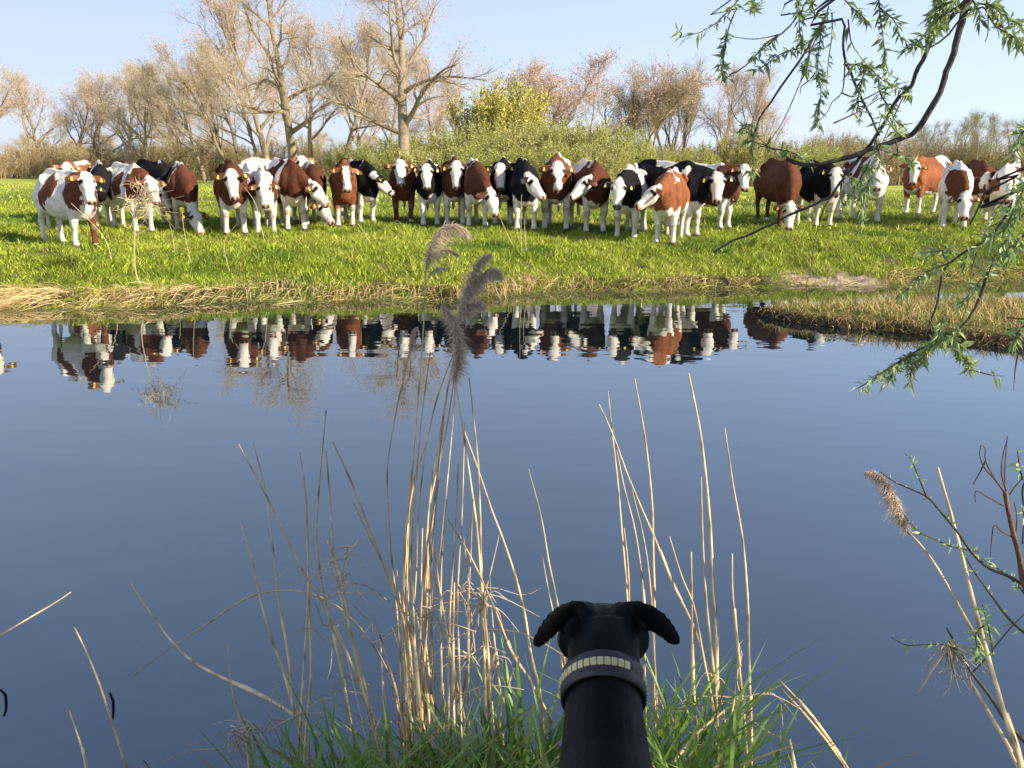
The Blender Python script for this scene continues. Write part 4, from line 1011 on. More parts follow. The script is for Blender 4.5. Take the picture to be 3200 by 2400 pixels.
# ------------------------------------------------------------------ reeds on the near bank
r = rr(77)
TAN = V3(.66, .48, .25)
def reed_line(px, yb, yt, base=None):
    """stem traced from tip to foot; the stem leans from distance yb at its foot to yt at its tip"""
    n = len(px); pts = []
    cum = np.concatenate([[0], np.cumsum(np.hypot(*np.diff(np.array(px, float), axis=0).T))]); cum /= cum[-1]
    for (x, y), t in zip(px, cum): pts.append(at_y(x, y, yt + (yb - yt) * t))
    p = np.array(pts)
    g = float(near_land(p[-1][0], p[-1][1]))
    if base != 'free' and p[-1][2] > max(g, -.1) + .02:      # carry it on down to the ground
        d = p[-1] - p[-2]; d = d / max(abs(d[2]), .2)
        q = p[-1] + d * (p[-1][2] - max(g, -.25))
        q[:2] = p[-1][:2] + np.clip(q[:2] - p[-1][:2], -.12, .12)
        p = np.vstack([p, q + V3(0, 0, -.02)])
    return p[::-1]

def reed(px, yb, yt, label, group, rad=.0031, tone=1.0, base=None, cat='reed', name='reed'):
    p = reed_line(px, yb, yt, base)
    L = np.linalg.norm(np.diff(p, axis=0), axis=1).sum()
    q = catmull(p, max(10, int(L / .03)))
    n = len(q); t = np.linspace(0, 1, n)
    rd = rad * np.interp(t, [0, .5, 1], [1.1, 1.0, .55])
    node = (np.arange(n) % 7) == 3
    rd = rd * np.where(node, 1.28, 1)
    c = TAN * tone * r.uniform(.85, 1.15) * np.ones((n, 3)); c[node] *= .5
    c = lerp(c, c * V3(.62, .60, .60), sstep(.75, 1, t) * r.uniform(.2, 1))
    c *= (1 + .12 * r.normal(0, 1, (n, 1)))
    m = MB(); m.tube(q, rd, 6, np.clip(c, .01, 1))
    if r.uniform() < .5:         # old leaf sheath along one stretch
        k = int(n * r.uniform(.15, .6)); k2 = min(n - 1, k + 5)
        m.tube(q[k:k2 + 1] + V3(.0012, -.001, 0), rd[k:k2 + 1] * 1.35, 6, TAN * 1.2)
    o = obj(name, m.mesh(name, M_REED, True))
    tag(o, label, cat, group)
    return o, q

GC = ('bare dry reed stem in the crowded clump left of the dog', 'reed stems in the dense clump')
GL = ('bare dry reed stem leaning left in the thin stand beside the dense clump', 'reed stems leaning left')
GR = ('bare dry reed stem in the loose stand behind and right of the dog', 'reed stems right of the dog')
LEFT = [
 [(745, 1387), (835, 1555), (905, 1700), (955, 1800), (1010, 1890), (1130, 2150), (1190, 2390)],
 [(792, 1387), (828, 1530), (855, 1730), (862, 1800), (875, 1900), (900, 2050), (925, 2250), (990, 2420)],
 [(752, 1632), (790, 1760), (815, 1880), (850, 2000), (880, 2080), (930, 2250), (985, 2420)],
 [(937, 1412), (955, 1560), (962, 1750), (966, 1900), (972, 2100), (955, 2300), (950, 2420)],
 [(950, 1490), (962, 1640), (963, 1800), (958, 1950), (945, 2150), (930, 2380)],
 [(1019, 1282), (1000, 1490), (990, 1620), (992, 1720), (1010, 1850), (1060, 2060), (1095, 2250), (1120, 2420)],
 [(1019, 1410), (1033, 1580), (1038, 1680), (1050, 1800), (1075, 1900), (1130, 2100), (1200, 2420)],
 [(1038, 1378), (1100, 1510), (1150, 1640), (1210, 1800), (1245, 1880), (1290, 2000), (1310, 2200), (1330, 2420)],
 [(1105, 1572), (1160, 1690), (1215, 1800), (1250, 1900), (1280, 2040), (1310, 2300)],
 [(1022, 1690), (1050, 1760), (1075, 1850), (1100, 2000), (1150, 2200), (1200, 2400)]]
CENTRE = [
 [(1440, 1050), (1370, 1230), (1330, 1390), (1300, 1480), (1270, 1650), (1265, 1800), (1270, 2100), (1290, 2420)],
 [(1420, 1180), (1390, 1370), (1340, 1600), (1335, 1850), (1310, 2420)],
 [(1425, 1160), (1415, 1320), (1400, 1480), (1385, 1640), (1365, 1780), (1350, 1900), (1340, 2420)],
 [(1466, 1180), (1490, 1400), (1497, 1500), (1503, 1700), (1505, 1850), (1515, 2100), (1520, 2420)],
 [(1452, 1320), (1445, 1580), (1435, 1750), (1430, 1900), (1440, 2200), (1445, 2420)],
 [(1400, 1625), (1460, 1720), (1500, 1800), (1545, 1900), (1600, 2040), (1655, 2125)],
 [(1651, 1465), (1680, 1570), (1698, 1650), (1716, 1760), (1745, 1900), (1762, 2040), (1776, 2250), (1780, 2420)],
 [(1357, 1715), (1380, 1880), (1420, 2100), (1470, 2330), (1480, 2420)],
 [(1449, 1680), (1460, 1780), (1470, 1900), (1500, 2200), (1520, 2420)],
 [(1300, 1530), (1285, 1700), (1290, 1850), (1300, 2100), (1320, 2420)],
 [(1330, 1400), (1308, 1600), (1300, 1800), (1285, 2000), (1260, 2420)],
 [(1370, 1500), (1352, 1700), (1345, 1900), (1360, 2200), (1370, 2420)],
 [(1320, 1650), (1318, 1850), (1340, 2100), (1375, 2420)],
 [(1395, 1560), (1380, 1750), (1378, 2000), (1390, 2420)],
 [(1530, 1800), (1540, 1950), (1560, 2150), (1580, 2420)],
 [(1512, 1850), (1522, 2000), (1535, 2200), (1550, 2420)],
 [(1560, 1670), (1530, 1800), (1490, 1950), (1450, 2150), (1430, 2420)],
 [(1225, 1960), (1300, 2180), (1360, 2420)], [(1160, 1900), (1230, 2130), (1290, 2420)], [(1240, 1780), (1260, 2000), (1275, 2420)],
 [(1620, 2050), (1570, 2200), (1545, 2420)],
 [(1345, 1100), (1318, 1300), (1300, 1500), (1280, 1750), (1275, 2000), (1290, 2420)], [(1398, 1230), (1372, 1450), (1350, 1650), (1332, 1900), (1320, 2420)], [(1385, 1300), (1360, 1550), (1322, 1800), (1312, 2100), (1318, 2420)],
 [(1292, 1440), (1278, 1640), (1272, 1860), (1282, 2150), (1300, 2420)], [(1432, 1450), (1420, 1700), (1405, 1950), (1400, 2420)], [(1478, 1560), (1470, 1750), (1462, 1980), (1470, 2420)], [(1500, 1620), (1508, 1820), (1520, 2080), (1535, 2420)],
 [(1340, 1780), (1350, 2000), (1372, 2420)], [(1300, 1900), (1330, 2120), (1352, 2420)], [(1420, 1820), (1415, 2080), (1425, 2420)], [(1250, 1850), (1262, 2080), (1285, 2420)], [(1410, 1980), (1430, 2200), (1440, 2420)], [(1190, 2000), (1200, 2200), (1230, 2420)], [(1695, 1740), (1715, 1850), (1750, 2020), (1765, 2200)]]
RIGHT = [
 [(1872, 1263), (1920, 1370), (1960, 1480), (2010, 1600), (2050, 1690), (2100, 1820), (2160, 1940), (2210, 2080), (2260, 2220), (2275, 2420)],
 [(1900, 1222), (1915, 1370), (1930, 1500), (1945, 1680), (1960, 1870), (1965, 2100), (1968, 2300)],
 [(1983, 1182), (2010, 1330), (2025, 1440), (2038, 1580), (2042, 1750), (2045, 1860), (2045, 2150), (2050, 2420)],
 [(2191, 1490), (2195, 1650), (2205, 1850), (2225, 2050), (2240, 2200), (2245, 2420)],
 [(2288, 1730), (2290, 1860), (2310, 2080), (2330, 2300), (2335, 2420)],
 [(2160, 1725), (2162, 1900), (2165, 2150), (2180, 2300), (2185, 2420)],
 [(2092, 1676), (2130, 1800), (2170, 1900), (2200, 2060), (2235, 2250), (2240, 2420)],
 [(1915, 1340), (1950, 1520), (1985, 1660), (2010, 1850), (2015, 2100), (2020, 2300)],
 [(1975, 1530), (2015, 1700), (2035, 1870), (2050, 2150), (2065, 2420)],
 [(1950, 1650), (1962, 1760), (1966, 1870), (1970, 2100)],
 [(2310, 2010), (2300, 2150), (2275, 2300), (2270, 2420)]]
for k, l in enumerate(LEFT): reed(l, r.uniform(1.95, 2.1), r.uniform(2.0, 2.3), *GL, rad=r.uniform(.0026, .0036))
for k, l in enumerate(CENTRE): reed(l, r.uniform(1.92, 2.12), r.uniform(1.95, 2.25), *GC, rad=r.uniform(.0025, .0034))
for k, l in enumerate(RIGHT): reed(l, r.uniform(1.98, 2.12), r.uniform(2.0, 2.3), *GR, rad=r.uniform(.0026, .0036))
reed([(2152, 1167), (2185, 1330), (2205, 1480), (2220, 1650), (2230, 1850), (2238, 1950), (2238, 2100), (2240, 2420)], 2.05, 2.15, 'tallest dry reed stem right of the dog, reaching up to the cow reflections', GR[1], rad=.0040)
reed([(2265, 1337), (2290, 1510), (2320, 1680), (2335, 1850), (2340, 2000), (2345, 2250), (2350, 2420)], 2.1, 2.2, 'rightmost upright dry reed stem right of the dog', GR[1], rad=.0032)
reed([(1450, 1345), (1495, 1470), (1535, 1590), (1570, 1680), (1610, 1800), (1640, 1920), (1660, 2050), (1690, 2180), (1705, 2420)], 2.0, 2.2, 'long dry reed stem slanting down just left of the dog', GC[1], rad=.0037)
GX = 'dry reed stems lying and leaning over the left water'
reed([(410, 1822), (440, 1870), (490, 1940), (525, 1990), (600, 2065), (700, 2120), (790, 2160), (890, 2215), (1000, 2300)], 2.05, 2.55, 'thick kinked dry reed stem slanting down from the left over the water', GX, rad=.0044, base='free')
reed([(420, 2112), (435, 2095), (510, 2040), (640, 1955), (720, 1900), (785, 1863), (880, 1845), (970, 1855), (1060, 1900), (1150, 1990), (1230, 2150), (1260, 2380)], 2.0, 2.45, 'long thin dry reed stem arched over and drooping to the left', GX, rad=.0026, base='free')
reed([(232, 1960), (262, 2020), (300, 2110), (345, 2240), (402, 2420)], 2.05, 2.2, 'single straight dry reed stem standing in the water at lower left', GX, rad=.0038)
reed([(713, 2012), (716, 2080), (724, 2150), (742, 2220), (768, 2310), (780, 2420)], 2.05, 2.15, 'short dark dry reed stem with bleached fibres round its foot', GX, rad=.0030)
reed([(213, 2212), (240, 2290), (262, 2360), (275, 2440)], 1.95, 2.0, 'short broken reed stem in the grass of the lower left corner', GX, rad=.0032)
reed([(222, 1850), (170, 1885), (110, 1920), (40, 1962), (-60, 2020), (-240, 2100)], 2.0, 2.3, 'dry reed stem poking in level from the left edge', GX, rad=.0030, base='free')
reed([(2435, 2125), (2500, 2195), (2560, 2270), (2660, 2420)], 1.98, 2.15, 'dry reed stem slanting up left between the dog and the right plume', 'dry stems at lower right', rad=.0042)
reed([(2440, 2150), (2520, 2240), (2600, 2340), (2650, 2420)], 1.97, 2.12, 'second slanting dry stem close below the one right of the dog', 'dry stems at lower right', rad=.0028)
reed([(2465, 2310), (2475, 2360), (2485, 2440)], 1.9, 1.95, 'short broken brown stem at the bottom edge right of the dog', 'dry stems at lower right', rad=.0045)
reed([(2930, 1460), (2970, 1600), (3010, 1750), (3060, 1950), (3130, 2200), (3200, 2440)], 1.35, 1.7, 'long pale dry grass blade tapering up at the right edge', 'dry stems at lower right', rad=.0042)
reed([(3030, 2130), (3090, 2230), (3190, 2420)], 1.4, 1.6, 'pale dry stem in the lowest right corner', 'dry stems at lower right', rad=.0034)
reed([(2265, 2220), (2180, 2290), (2090, 2400)], 1.85, 1.95, 'pale reed stem lying crosswise in the grass right of the dog', GR[1], rad=.0045, base='free')

def plume(stem, axis_px, y0, y1, dens, width, droop, parts=None):
    """feathery seed head grown along an axis"""
    n = len(axis_px)
    ax = np.array([at_y(x, y, y0 + (y1 - y0) * k / max(1, n - 1)) for k, (x, y) in enumerate(axis_px)])
    ax = catmull(ax, 24)
    tg = norm(np.gradient(ax, axis=0))
    N = int(dens * .95)
    t = r.uniform(0, 1, N) ** .9
    i = np.minimum((t * 23).astype(int), 22); u = (t * 23 - i)[:, None]
    P = ax[i] * (1 - u) + ax[i + 1] * u; T = tg[i]
    prof = np.interp(t, [0, .12, .45, .85, 1], [.35, .9, 1, .7, .3])
    d = norm(T * r.uniform(.3, 1.1, (N, 1)) + r.normal(0, .75, (N, 3)) + V3(.2 * droop, 0, 0))
    L = width * prof * r.uniform(.5, 1.3, N)
    P = P + r.normal(0, .10, (N, 3)) * (width * prof)[:, None]
    bend = (V3(.35 * droop, 0, -.55) + r.normal(0, .15, (N, 3))) * L[:, None]
    m = MB()
    vv, ff, K = strips(P, d, L, bend, .0013, 3, side=norm(np.cross(d, r.normal(0, 1, (N, 3)))), taper=.6)
    c = lerp(V3(.45, .35, .26) + 0 * P, V3(.92, .76, .60), r.uniform(0, 1, N) ** 1.4)
    m.add(vv, ff, np.repeat(c, K, 0))
    # fluff tufts
    m.tube(ax, np.linspace(.0018, .0006, 24), 4, V3(.3, .22, .14))
    o = obj('plume', m.mesh('plume', M_PLUME), stem)
    return o
PL = 'reeds carrying feathery seed heads'
s1, _ = reed([(1330, 830), (1325, 1000), (1310, 1200), (1295, 1380), (1275, 1600), (1265, 1720), (1262, 1900), (1275, 2200), (1285, 2420)], 2.0, 2.15, 'tallest plumed reed, its grey seed head hanging right before the grass bank', PL, rad=.0031)
plume(s1, [(1332, 835), (1338, 800), (1350, 765), (1372, 730), (1400, 708), (1432, 712), (1462, 738)], 2.15, 2.15, 1500, .028, 1.1)
plume(s1, [(1334, 815), (1352, 795), (1378, 782), (1410, 785), (1432, 800)], 2.15, 2.15, 450, .016, 1.0)
plume(s1, [(1338, 868), (1350, 850), (1372, 838), (1392, 842)], 2.15, 2.15, 220, .013, 1.0)
s2, _ = reed([(1422, 1185), (1440, 1300), (1455, 1400), (1470, 1500), (1490, 1650), (1503, 1800), (1512, 1900), (1530, 2100), (1550, 2420)], 2.0, 2.1, 'plumed reed with the thick grey brown lower seed head over the reflections', PL, rad=.0036)
plume(s2, [(1420, 1190), (1430, 1130), (1432, 1070), (1420, 1020), (1404, 985), (1384, 958)], 2.1, 2.1, 2600, .034, .2)
s3, _ = reed([(1435, 1000), (1425, 1090), (1400, 1210), (1370, 1380), (1350, 1500), (1335, 1650), (1330, 1800), (1330, 2420)], 2.05, 2.18, 'plumed reed with the brown upper seed head leaning right over the bank', PL, rad=.0031)
plume(s3, [(1435, 1010), (1446, 960), (1462, 905), (1478, 862), (1492, 830), (1512, 808), (1534, 796)], 2.18, 2.18, 2000, .030, .2)
plume(s3, [(1462, 935), (1480, 895), (1502, 868), (1528, 848), (1548, 848), (1560, 868)], 2.18, 2.18, 1900, .027, .8)
plume(s3, [(1448, 985), (1465, 962), (1488, 950), (1505, 960)], 2.18, 2.18, 900, .026, .8)
s4, _ = reed([(1283, 1085), (1262, 1180), (1245, 1250), (1215, 1420), (1210, 1530), (1222, 1720), (1235, 1850), (1250, 2050), (1262, 2420)], 2.05, 2.15, 'thin reed with a small wispy seed head left of the big plumes', PL, rad=.0026)
plume(s4, [(1281, 1100), (1288, 1060), (1296, 1030), (1305, 1025)], 2.15, 2.15, 300, .016, .6)
plume(s4, [(1280, 1095), (1295, 1080), (1310, 1085)], 2.15, 2.15, 200, .014, .9)
s5, _ = reed([(2830, 1655), (2870, 1695), (2920, 1760), (3000, 1900), (3080, 2050), (3125, 2180), (3200, 2430)], 1.4, 1.65, 'plumed reed at the right with a pale brown seed head bent over left', PL, rad=.0034)
plume(s5, [(2838, 1662), (2820, 1620), (2800, 1575), (2778, 1530), (2755, 1495), (2730, 1480), (2708, 1476)], 1.65, 1.65, 2400, .022, -.35)

# tangle of broken dry leaves and stems in the clump
m = MB()
n = 40
px = np.concatenate([r.normal(1230, 190, n), r.normal(2200, 90, 24), r.normal(800, 60, 16)]); py = np.concatenate([r.uniform(1830, 2380, n), r.uniform(2150, 2400, 24), r.uniform(2250, 2400, 16)])
for a, b in zip(px, py):
    p = at_y(a, b, r.uniform(1.9, 2.2))
    th = r.normal(0, .9) + (math.pi if r.uniform() < .5 else 0)
    L = r.uniform(.06, .30)
    d = V3(math.cos(th), r.normal(0, .35), math.sin(th) * .9)
    mid = p + d * L * .5 + V3(0, 0, r.normal(.015, .02)); e = p + d * L + V3(0, 0, -r.uniform(0, .06))
    q = np.array([p, p + d * L * .25 + r.normal(0, .006, 3), mid, mid + (e - mid) * .6 + r.normal(0, .008, 3), e])
    m.tube(catmull(q, 9), np.linspace(r.uniform(.0012, .0026), .0008, 9), 4, V3(.52, .41, .26) * r.uniform(.5, 1.1))
for a, b, k in ((1095, 1720, 10), (1440, 1850, 14), (1505, 1880, 14), (770, 2290, 26), (1470, 2060, 10), (1080, 1820, 10), (1550, 2050, 12)):     # frayed sheaths
    for j in range(k):
        p = at_y(a + r.normal(0, 8), b + r.normal(0, 10), 2.05)
        d = V3(r.normal(0, .8), r.normal(0, .3), r.normal(-.3, .6)); L = r.uniform(.03, .11)
        q = np.array([p, p + d * L * .5 + V3(0, 0, .01), p + d * L + V3(r.normal(0, .02), 0, -.03)])
        m.tube(catmull(q, 7), np.linspace(.0022, .0006, 7), 4, V3(.58, .48, .34) * r.uniform(.7, 1.1))
tag(obj('broken_reed_litter', m.mesh('broken_reed_litter', M_REED)), 'tangle of broken dry reed leaves and stalks in the clump', 'dry reeds', kind='stuff')

# ------------------------------------------------------------------ fresh green blades on the near bank
m = MB()
def near_blades(n, x0, x1, hlo, hhi, y0=1.62, y1=2.12, w=(.007, .019)):
    x = r.uniform(x0, x1, n); y = r.uniform(y0, y1, n)
    y = np.minimum(y, near_edge(x) + .10)
    b = np.stack([x, y, np.maximum(near_land(x, y), -.05) - .01], -1)
    h = r.uniform(hlo, hhi, n)
    a = r.uniform(0, 6.28, n); lean = np.stack([np.cos(a), np.sin(a) * .6, 0 * a], -1)
    d0 = norm(lean * r.uniform(.05, .45, (n, 1)) + V3(.05, 0, 1))
    bend = lean * (h * r.uniform(.05, .7, n))[:, None] - V3(0, 0, 1) * (h * r.uniform(0, .45, n))[:, None]
    sd = norm(np.cross(d0, np.stack([np.cos(a + r.normal(0, .6, n)), np.sin(a), 0 * a], -1)))
    vv, ff, K = strips(b, d0, h, bend, r.uniform(*w, n), 7, side=sd)
    c = lerp(V3(.11, .24, .04) + 0 * b, V3(.32, .46, .08), r.uniform(0, 1, n)) * r.uniform(.75, 1.2, (n, 1))
    old = r.uniform(0, 1, n) < .10
    c[old] = V3(.42, .34, .16) * r.uniform(.6, 1.1, (old.sum(), 1))
    m.add(vv, ff, np.repeat(c, K, 0))
near_blades(620, -.62, .12, .16, .44)
near_blades(380, -.55, .10, .08, .22, 1.4, 1.95)
near_blades(240, .28, .62, .18, .50)
near_blades(160, .25, .75, .06, .2, 1.5, 2.0)
near_blades(30, -.75, -.6, .08, .22, 1.7, 2.0)
near_blades(110, -1.45, -1.0, .14, .40, 1.45, 2.0)
near_blades(50, .62, 1.0, .08, .26, 1.6, 2.0)
near_blades(90, -.1, .45, .10, .25, 1.3, 1.8)
tag(obj('near_grass', m.mesh('near_grass', M_LEAF, True)), 'fresh green reed blades and grass along the near water edge', 'grass', kind='stuff')

# a few little dark sticks standing in the left water
for px, lab in (([(0, 2155), (14, 2168), (20, 2180)], 'dark twig tip breaking the water at the left edge'), ([(343, 2165), (350, 2182), (357, 2196)], 'tiny dark twig sticking out of the water at lower left')):
    p = np.array([at_z(x, y, z) for (x, y), z in zip(px, (.05, .025, -.02))])
    b = MB(); b.tube(catmull(p, 6), np.linspace(.004, .006, 6), 5, V3(.03, .025, .02))
    tag(obj('twig', b.mesh('twig', M_REED)), lab, 'twig')

# ------------------------------------------------------------------ plants on the far bank
def stalk(px, label, dz=0, rad=.006, col=V3(.58, .47, .29), name='dry_stalk', group='dry stalks on the far bank'):
    p0 = foot(*px[-1]); y = p0[1]
    q = np.array([at_y(x, yy, y) for x, yy in px])[::-1]
    q[0] = p0 + V3(0, 0, -.05)
    q = catmull(q, 10)
    b = MB(); b.tube(q, np.linspace(rad, rad * .5, 10), 5, col)
    o = obj(name, b.mesh(name, M_REED)); tag(o, label, 'stalk', group)
    return o, q
stalk([(765, 585), (800, 640), (818, 720), (832, 765)], 'thin dry stalk bowing before the white throated brown cow')
stalk([(1630, 608), (1628, 700), (1630, 790)], 'left one of two thin upright dry stalks before the white collared black cow')
stalk([(1641, 660), (1640, 720), (1646, 790)], 'right one of two thin upright dry stalks before the white collared black cow')
stalk([(1560, 672), (1580, 720), (1612, 775)], 'short dry stalk slanting under the lowered head in the middle')
stalk([(222, 635), (280, 690), (330, 750), (352, 820)], 'dry stalk bending across the pied cow nearest the left end')
stalk([(1118, 698), (1140, 730), (1165, 765)], 'short leaning dry stalk before the white blazed cow')
stalk([(570, 660), (575, 720), (600, 830)], 'tall thin dry stalk left of the grazing pied cow', rad=.005)
stalk([(530, 700), (540, 740), (545, 790)], 'low dry stalk beside the weed with the tangled head', rad=.005)
stalk([(740, 700), (700, 760), (720, 850)], 'dry stalk rising from the straw below the second straw mound', rad=.005)
o, q = stalk([(432, 640), (425, 690), (420, 760), (424, 850), (450, 905)], 'tall dry weed with a tangled brown head in front of the pied cow', rad=.009, name='dry_weed')
b = MB()
for k in range(110):
    p = at_y(r.normal(450, 20), r.normal(625, 22), q[0][1]) + V3(0, r.normal(0, .05), 0)
    d = r.normal(0, .09, 3)
    b.tube(catmull([p, p + d + r.normal(0, .03, 3), p + d * 1.6 + r.normal(0, .05, 3)], 6), .0035, 3, V3(.55, .43, .26) * r.uniform(.5, 1.2), cap=False)
for (x0, y0), (x1, y1) in (((424, 690), (400, 650)), ((400, 650), (392, 600)), ((422, 720), (452, 690)), ((424, 735), (478, 708)), ((428, 650), (448, 630))):
    b.tube([at_y(x0, y0, q[0][1]), at_y(x1, y1, q[0][1])], [.006, .003], 4, V3(.5, .4, .25))
obj('seed_head', b.mesh('seed_head', M_REED), o)
for px, py, s_, lab in ((2338, 772, .30, 'broad leaved dock plant with pale upright leaves on the right grass'), (2270, 790, .2, 'small broad leaved dock left of the larger pale dock'), (2890, 700, .22, 'dark broad leaved dock before the free standing reddish cow')):
    p = foot(px, py); n = 26
    a = r.uniform(0, 6.28, n); out = np.stack([np.cos(a), np.sin(a), 0 * a], -1)
    h = s_ * r.uniform(.6, 1.2, n)
    bb = p + out * r.uniform(0, .06, (n, 1)) + r.normal(0, .02, (n, 3)) * V3(1.6, 1, 0)
    b = MB(); vv, ff, K = strips(bb, norm(out * .5 + V3(0, 0, 1)), h, out * (h * .3)[:, None] - V3(0, 0, .25) * h[:, None], .05, 5, taper=.9)
    b.add(vv, ff, np.repeat(V3(.26, .36, .08) * r.uniform(.6, 1.4, (n, 1)), K, 0))
    tag(obj('dock_plant', b.mesh('dock_plant', M_LEAF, True)), lab, 'plant')

# ------------------------------------------------------------------ the dog, sitting with its back to us
DX = .160
def dogl():
    lo = Loft()
    Y, Zz = V3(0, 1, 0), V3(0, 0, 1)
    X1 = V3(1, 0, 0)
    # (lateral, forward, height)
    sp = np.array([(DX - .012, .74, .40), (DX - .012, .78, .46), (DX - .012, .86, .545), (DX - .010, .96, .640), (DX - .008, 1.06, .705), (DX - .006, 1.15, .745), (DX - .003, 1.225, .785), (DX + .000, 1.29, .828), (DX + .004, 1.345, .862), (DX + .009, 1.395, .885), (DX + .013, 1.43, .90)])
    tg = norm(np.gradient(sp, axis=0)); up = norm(np.cross(X1, tg))
    up = np.where((up[:, 2] < 0)[:, None], -up, up)
    lo.add(sp, X1, up, [.07, .105, .118, .113, .101, .088, .0745, .067, .0645, .0645, .06], [.10, .14, .15, .145, .14, .125, .10, .082, .072, .068, .06], 0, None, 22)
    # chest down to the forelegs
    ch = np.array([(DX - .006, 1.10, .70), (DX - .006, 1.16, .64), (DX - .006, 1.17, .56), (DX - .006, 1.15, .50)])
    lo.add(ch, X1, Y, [.09, .10, .09, .05], [.10, .11, .09, .05], 0, None, 16)
    # skull, cheeks, muzzle
    hc = np.array([(DX + .012, 1.395, .890), (DX + .013, 1.42, .893), (DX + .014, 1.45, .892), (DX + .015, 1.48, .882), (DX + .016, 1.51, .866), (DX + .017, 1.54, .856), (DX + .018, 1.58, .836), (DX + .02, 1.62, .816), (DX + .02, 1.645, .806)])
    lo.add(hc, X1, norm(V3(0, .35, 1)), [.052, .072, .078, .076, .066, .050, .038, .034, .018], [.040, .047, .050, .050, .049, .043, .035, .030, .015], 1, None, 20, None, 4, .82)
    for q in (-1, 1):
        c_ = np.array([(DX + .014 + q * .046, 1.41, .884), (DX + .014 + q * .056, 1.435, .884), (DX + .014 + q * .058, 1.46, .878), (DX + .015 + q * .052, 1.49, .868)])
        lo.add(c_, X1, Zz, [.018, .029, .029, .018], [.026, .042, .042, .026], 1, None, 10)
        e = np.array([(DX + .014 + q * .040, 1.450, .925), (DX + .014 + q * .062, 1.442, .928), (DX + .014 + q * .080, 1.432, .925), (DX + .014 + q * .095, 1.424, .917), (DX + .014 + q * .107, 1.417, .907), (DX + .014 + q * .117, 1.411, .897), (DX + .014 + q * .1245, 1.407, .889), (DX + .014 + q * .1285, 1.406, .885)])
        e = e + V3(0, 0, .011) * np.linspace(1, .35, 8)[:, None]
        if q > 0: e = e + V3(.003, 0, .007) * np.linspace(0, 1, 8)[:, None]
        t_ = norm(np.gradient(e, axis=0)); sd = norm(np.cross(t_, norm(V3(0, 1, .25))))
        lo.add(e, sd, Y, [.026, .030, .0295, .0260, .0220, .0180, .0130, .006], [.012, .007, .0052, .0048, .0046, .0044, .0042, .004], 2, None, 14)
        w_ = np.array([(DX + .013 + q * .030, 1.405, .926), (DX + .013 + q * .032, 1.43, .940), (DX + .013 + q * .03, 1.46, .944)])
        lo.add(w_, X1, Zz, [.016, .020, .016], [.012, .013, .010], 1, None, 10)
        # forelegs
        g = np.array([(DX - .006 + q * .065, 1.17, .62), (DX - .006 + q * .06, 1.20, .50), (DX - .006 + q * .056, 1.225, .40), (DX - .006 + q * .056, 1.235, .345), (DX - .006 + q * .056, 1.26, .315)])
        lo.add(g, X1, Y, [.045, .03, .021, .020, .026], [.055, .035, .022, .022, .04], 0, None, 10)
        # haunches and hind feet
        g = np.array([(DX - .01 + q * .07, .80, .52), (DX - .01 + q * .105, .88, .47), (DX - .01 + q * .125, .97, .42), (DX - .01 + q * .12, 1.03, .38)])
        lo.add(g, X1, Zz, [.05, .06, .05, .03], [.09, .11, .085, .04], 0, None, 12)
        g = np.array([(DX - .01 + q * .12, .88, .345), (DX - .01 + q * .122, .96, .335), (DX - .01 + q * .124, 1.06, .33), (DX - .01 + q * .124, 1.11, .325)])
        lo.add(g, X1, Zz, [.025, .024, .028, .018], [.03, .024, .024, .014], 0, None, 10)
    tl = np.array([(DX - .012, .76, .40), (DX - .02, .68, .375), (DX - .04, .58, .36), (DX - .07, .48, .36), (DX - .10, .42, .365)])
    lo.add(tl, X1, Zz, [.03, .024, .018, .014, .008], [.03, .024, .018, .014, .008], 0, None, 10)
    return lo
dm, dco = dogl().remesh('dog', .0042, 7)
gz = float(near_land(DX, 1.2))
set_cols(dm, np.broadcast_to(V3(.0075, .0072, .0078), (len(dco), 3)))
md = bpy.data.materials.new('black_dog_coat'); md.use_nodes = True
nt = md.node_tree; N = nt.nodes; L = nt.links; bs = N['Principled BSDF']
bs.inputs['Roughness'].default_value = .48; bs.inputs['Specular IOR Level'].default_value = .13
bs.inputs['Sheen Weight'].default_value = .01; bs.inputs['Sheen Roughness'].default_value = .4
tc = N.new('ShaderNodeTexCoord'); mp = N.new('ShaderNodeMapping'); mp.inputs['Scale'].default_value = (420, 90, 140)
nz = N.new('ShaderNodeTexNoise'); nz.inputs['Scale'].default_value = 1; nz.inputs['Detail'].default_value = 4
L.new(tc.outputs['Object'], mp.inputs['Vector']); L.new(mp.outputs[0], nz.inputs['Vector'])
cr = N.new('ShaderNodeValToRGB'); cr.color_ramp.elements[0].color = (.0018, .0018, .0019, 1); cr.color_ramp.elements[1].color = (.0075, .0066, .0060, 1)
L.new(nz.outputs['Fac'], cr.inputs['Fac']); L.new(cr.outputs[0], bs.inputs['Base Color'])
bp = N.new('ShaderNodeBump'); bp.inputs['Distance'].default_value = .0012; L.new(nz.outputs['Fac'], bp.inputs['Height']); L.new(bp.outputs[0], bs.inputs['Normal'])
dm.materials.clear(); dm.materials.append(md)
dog = obj('dog', dm)
dog.location = (0, 0, 0)
print('dog ground', gz)
tag(dog, 'smooth black dog with folded ears sitting on the near bank, seen from behind', 'dog')

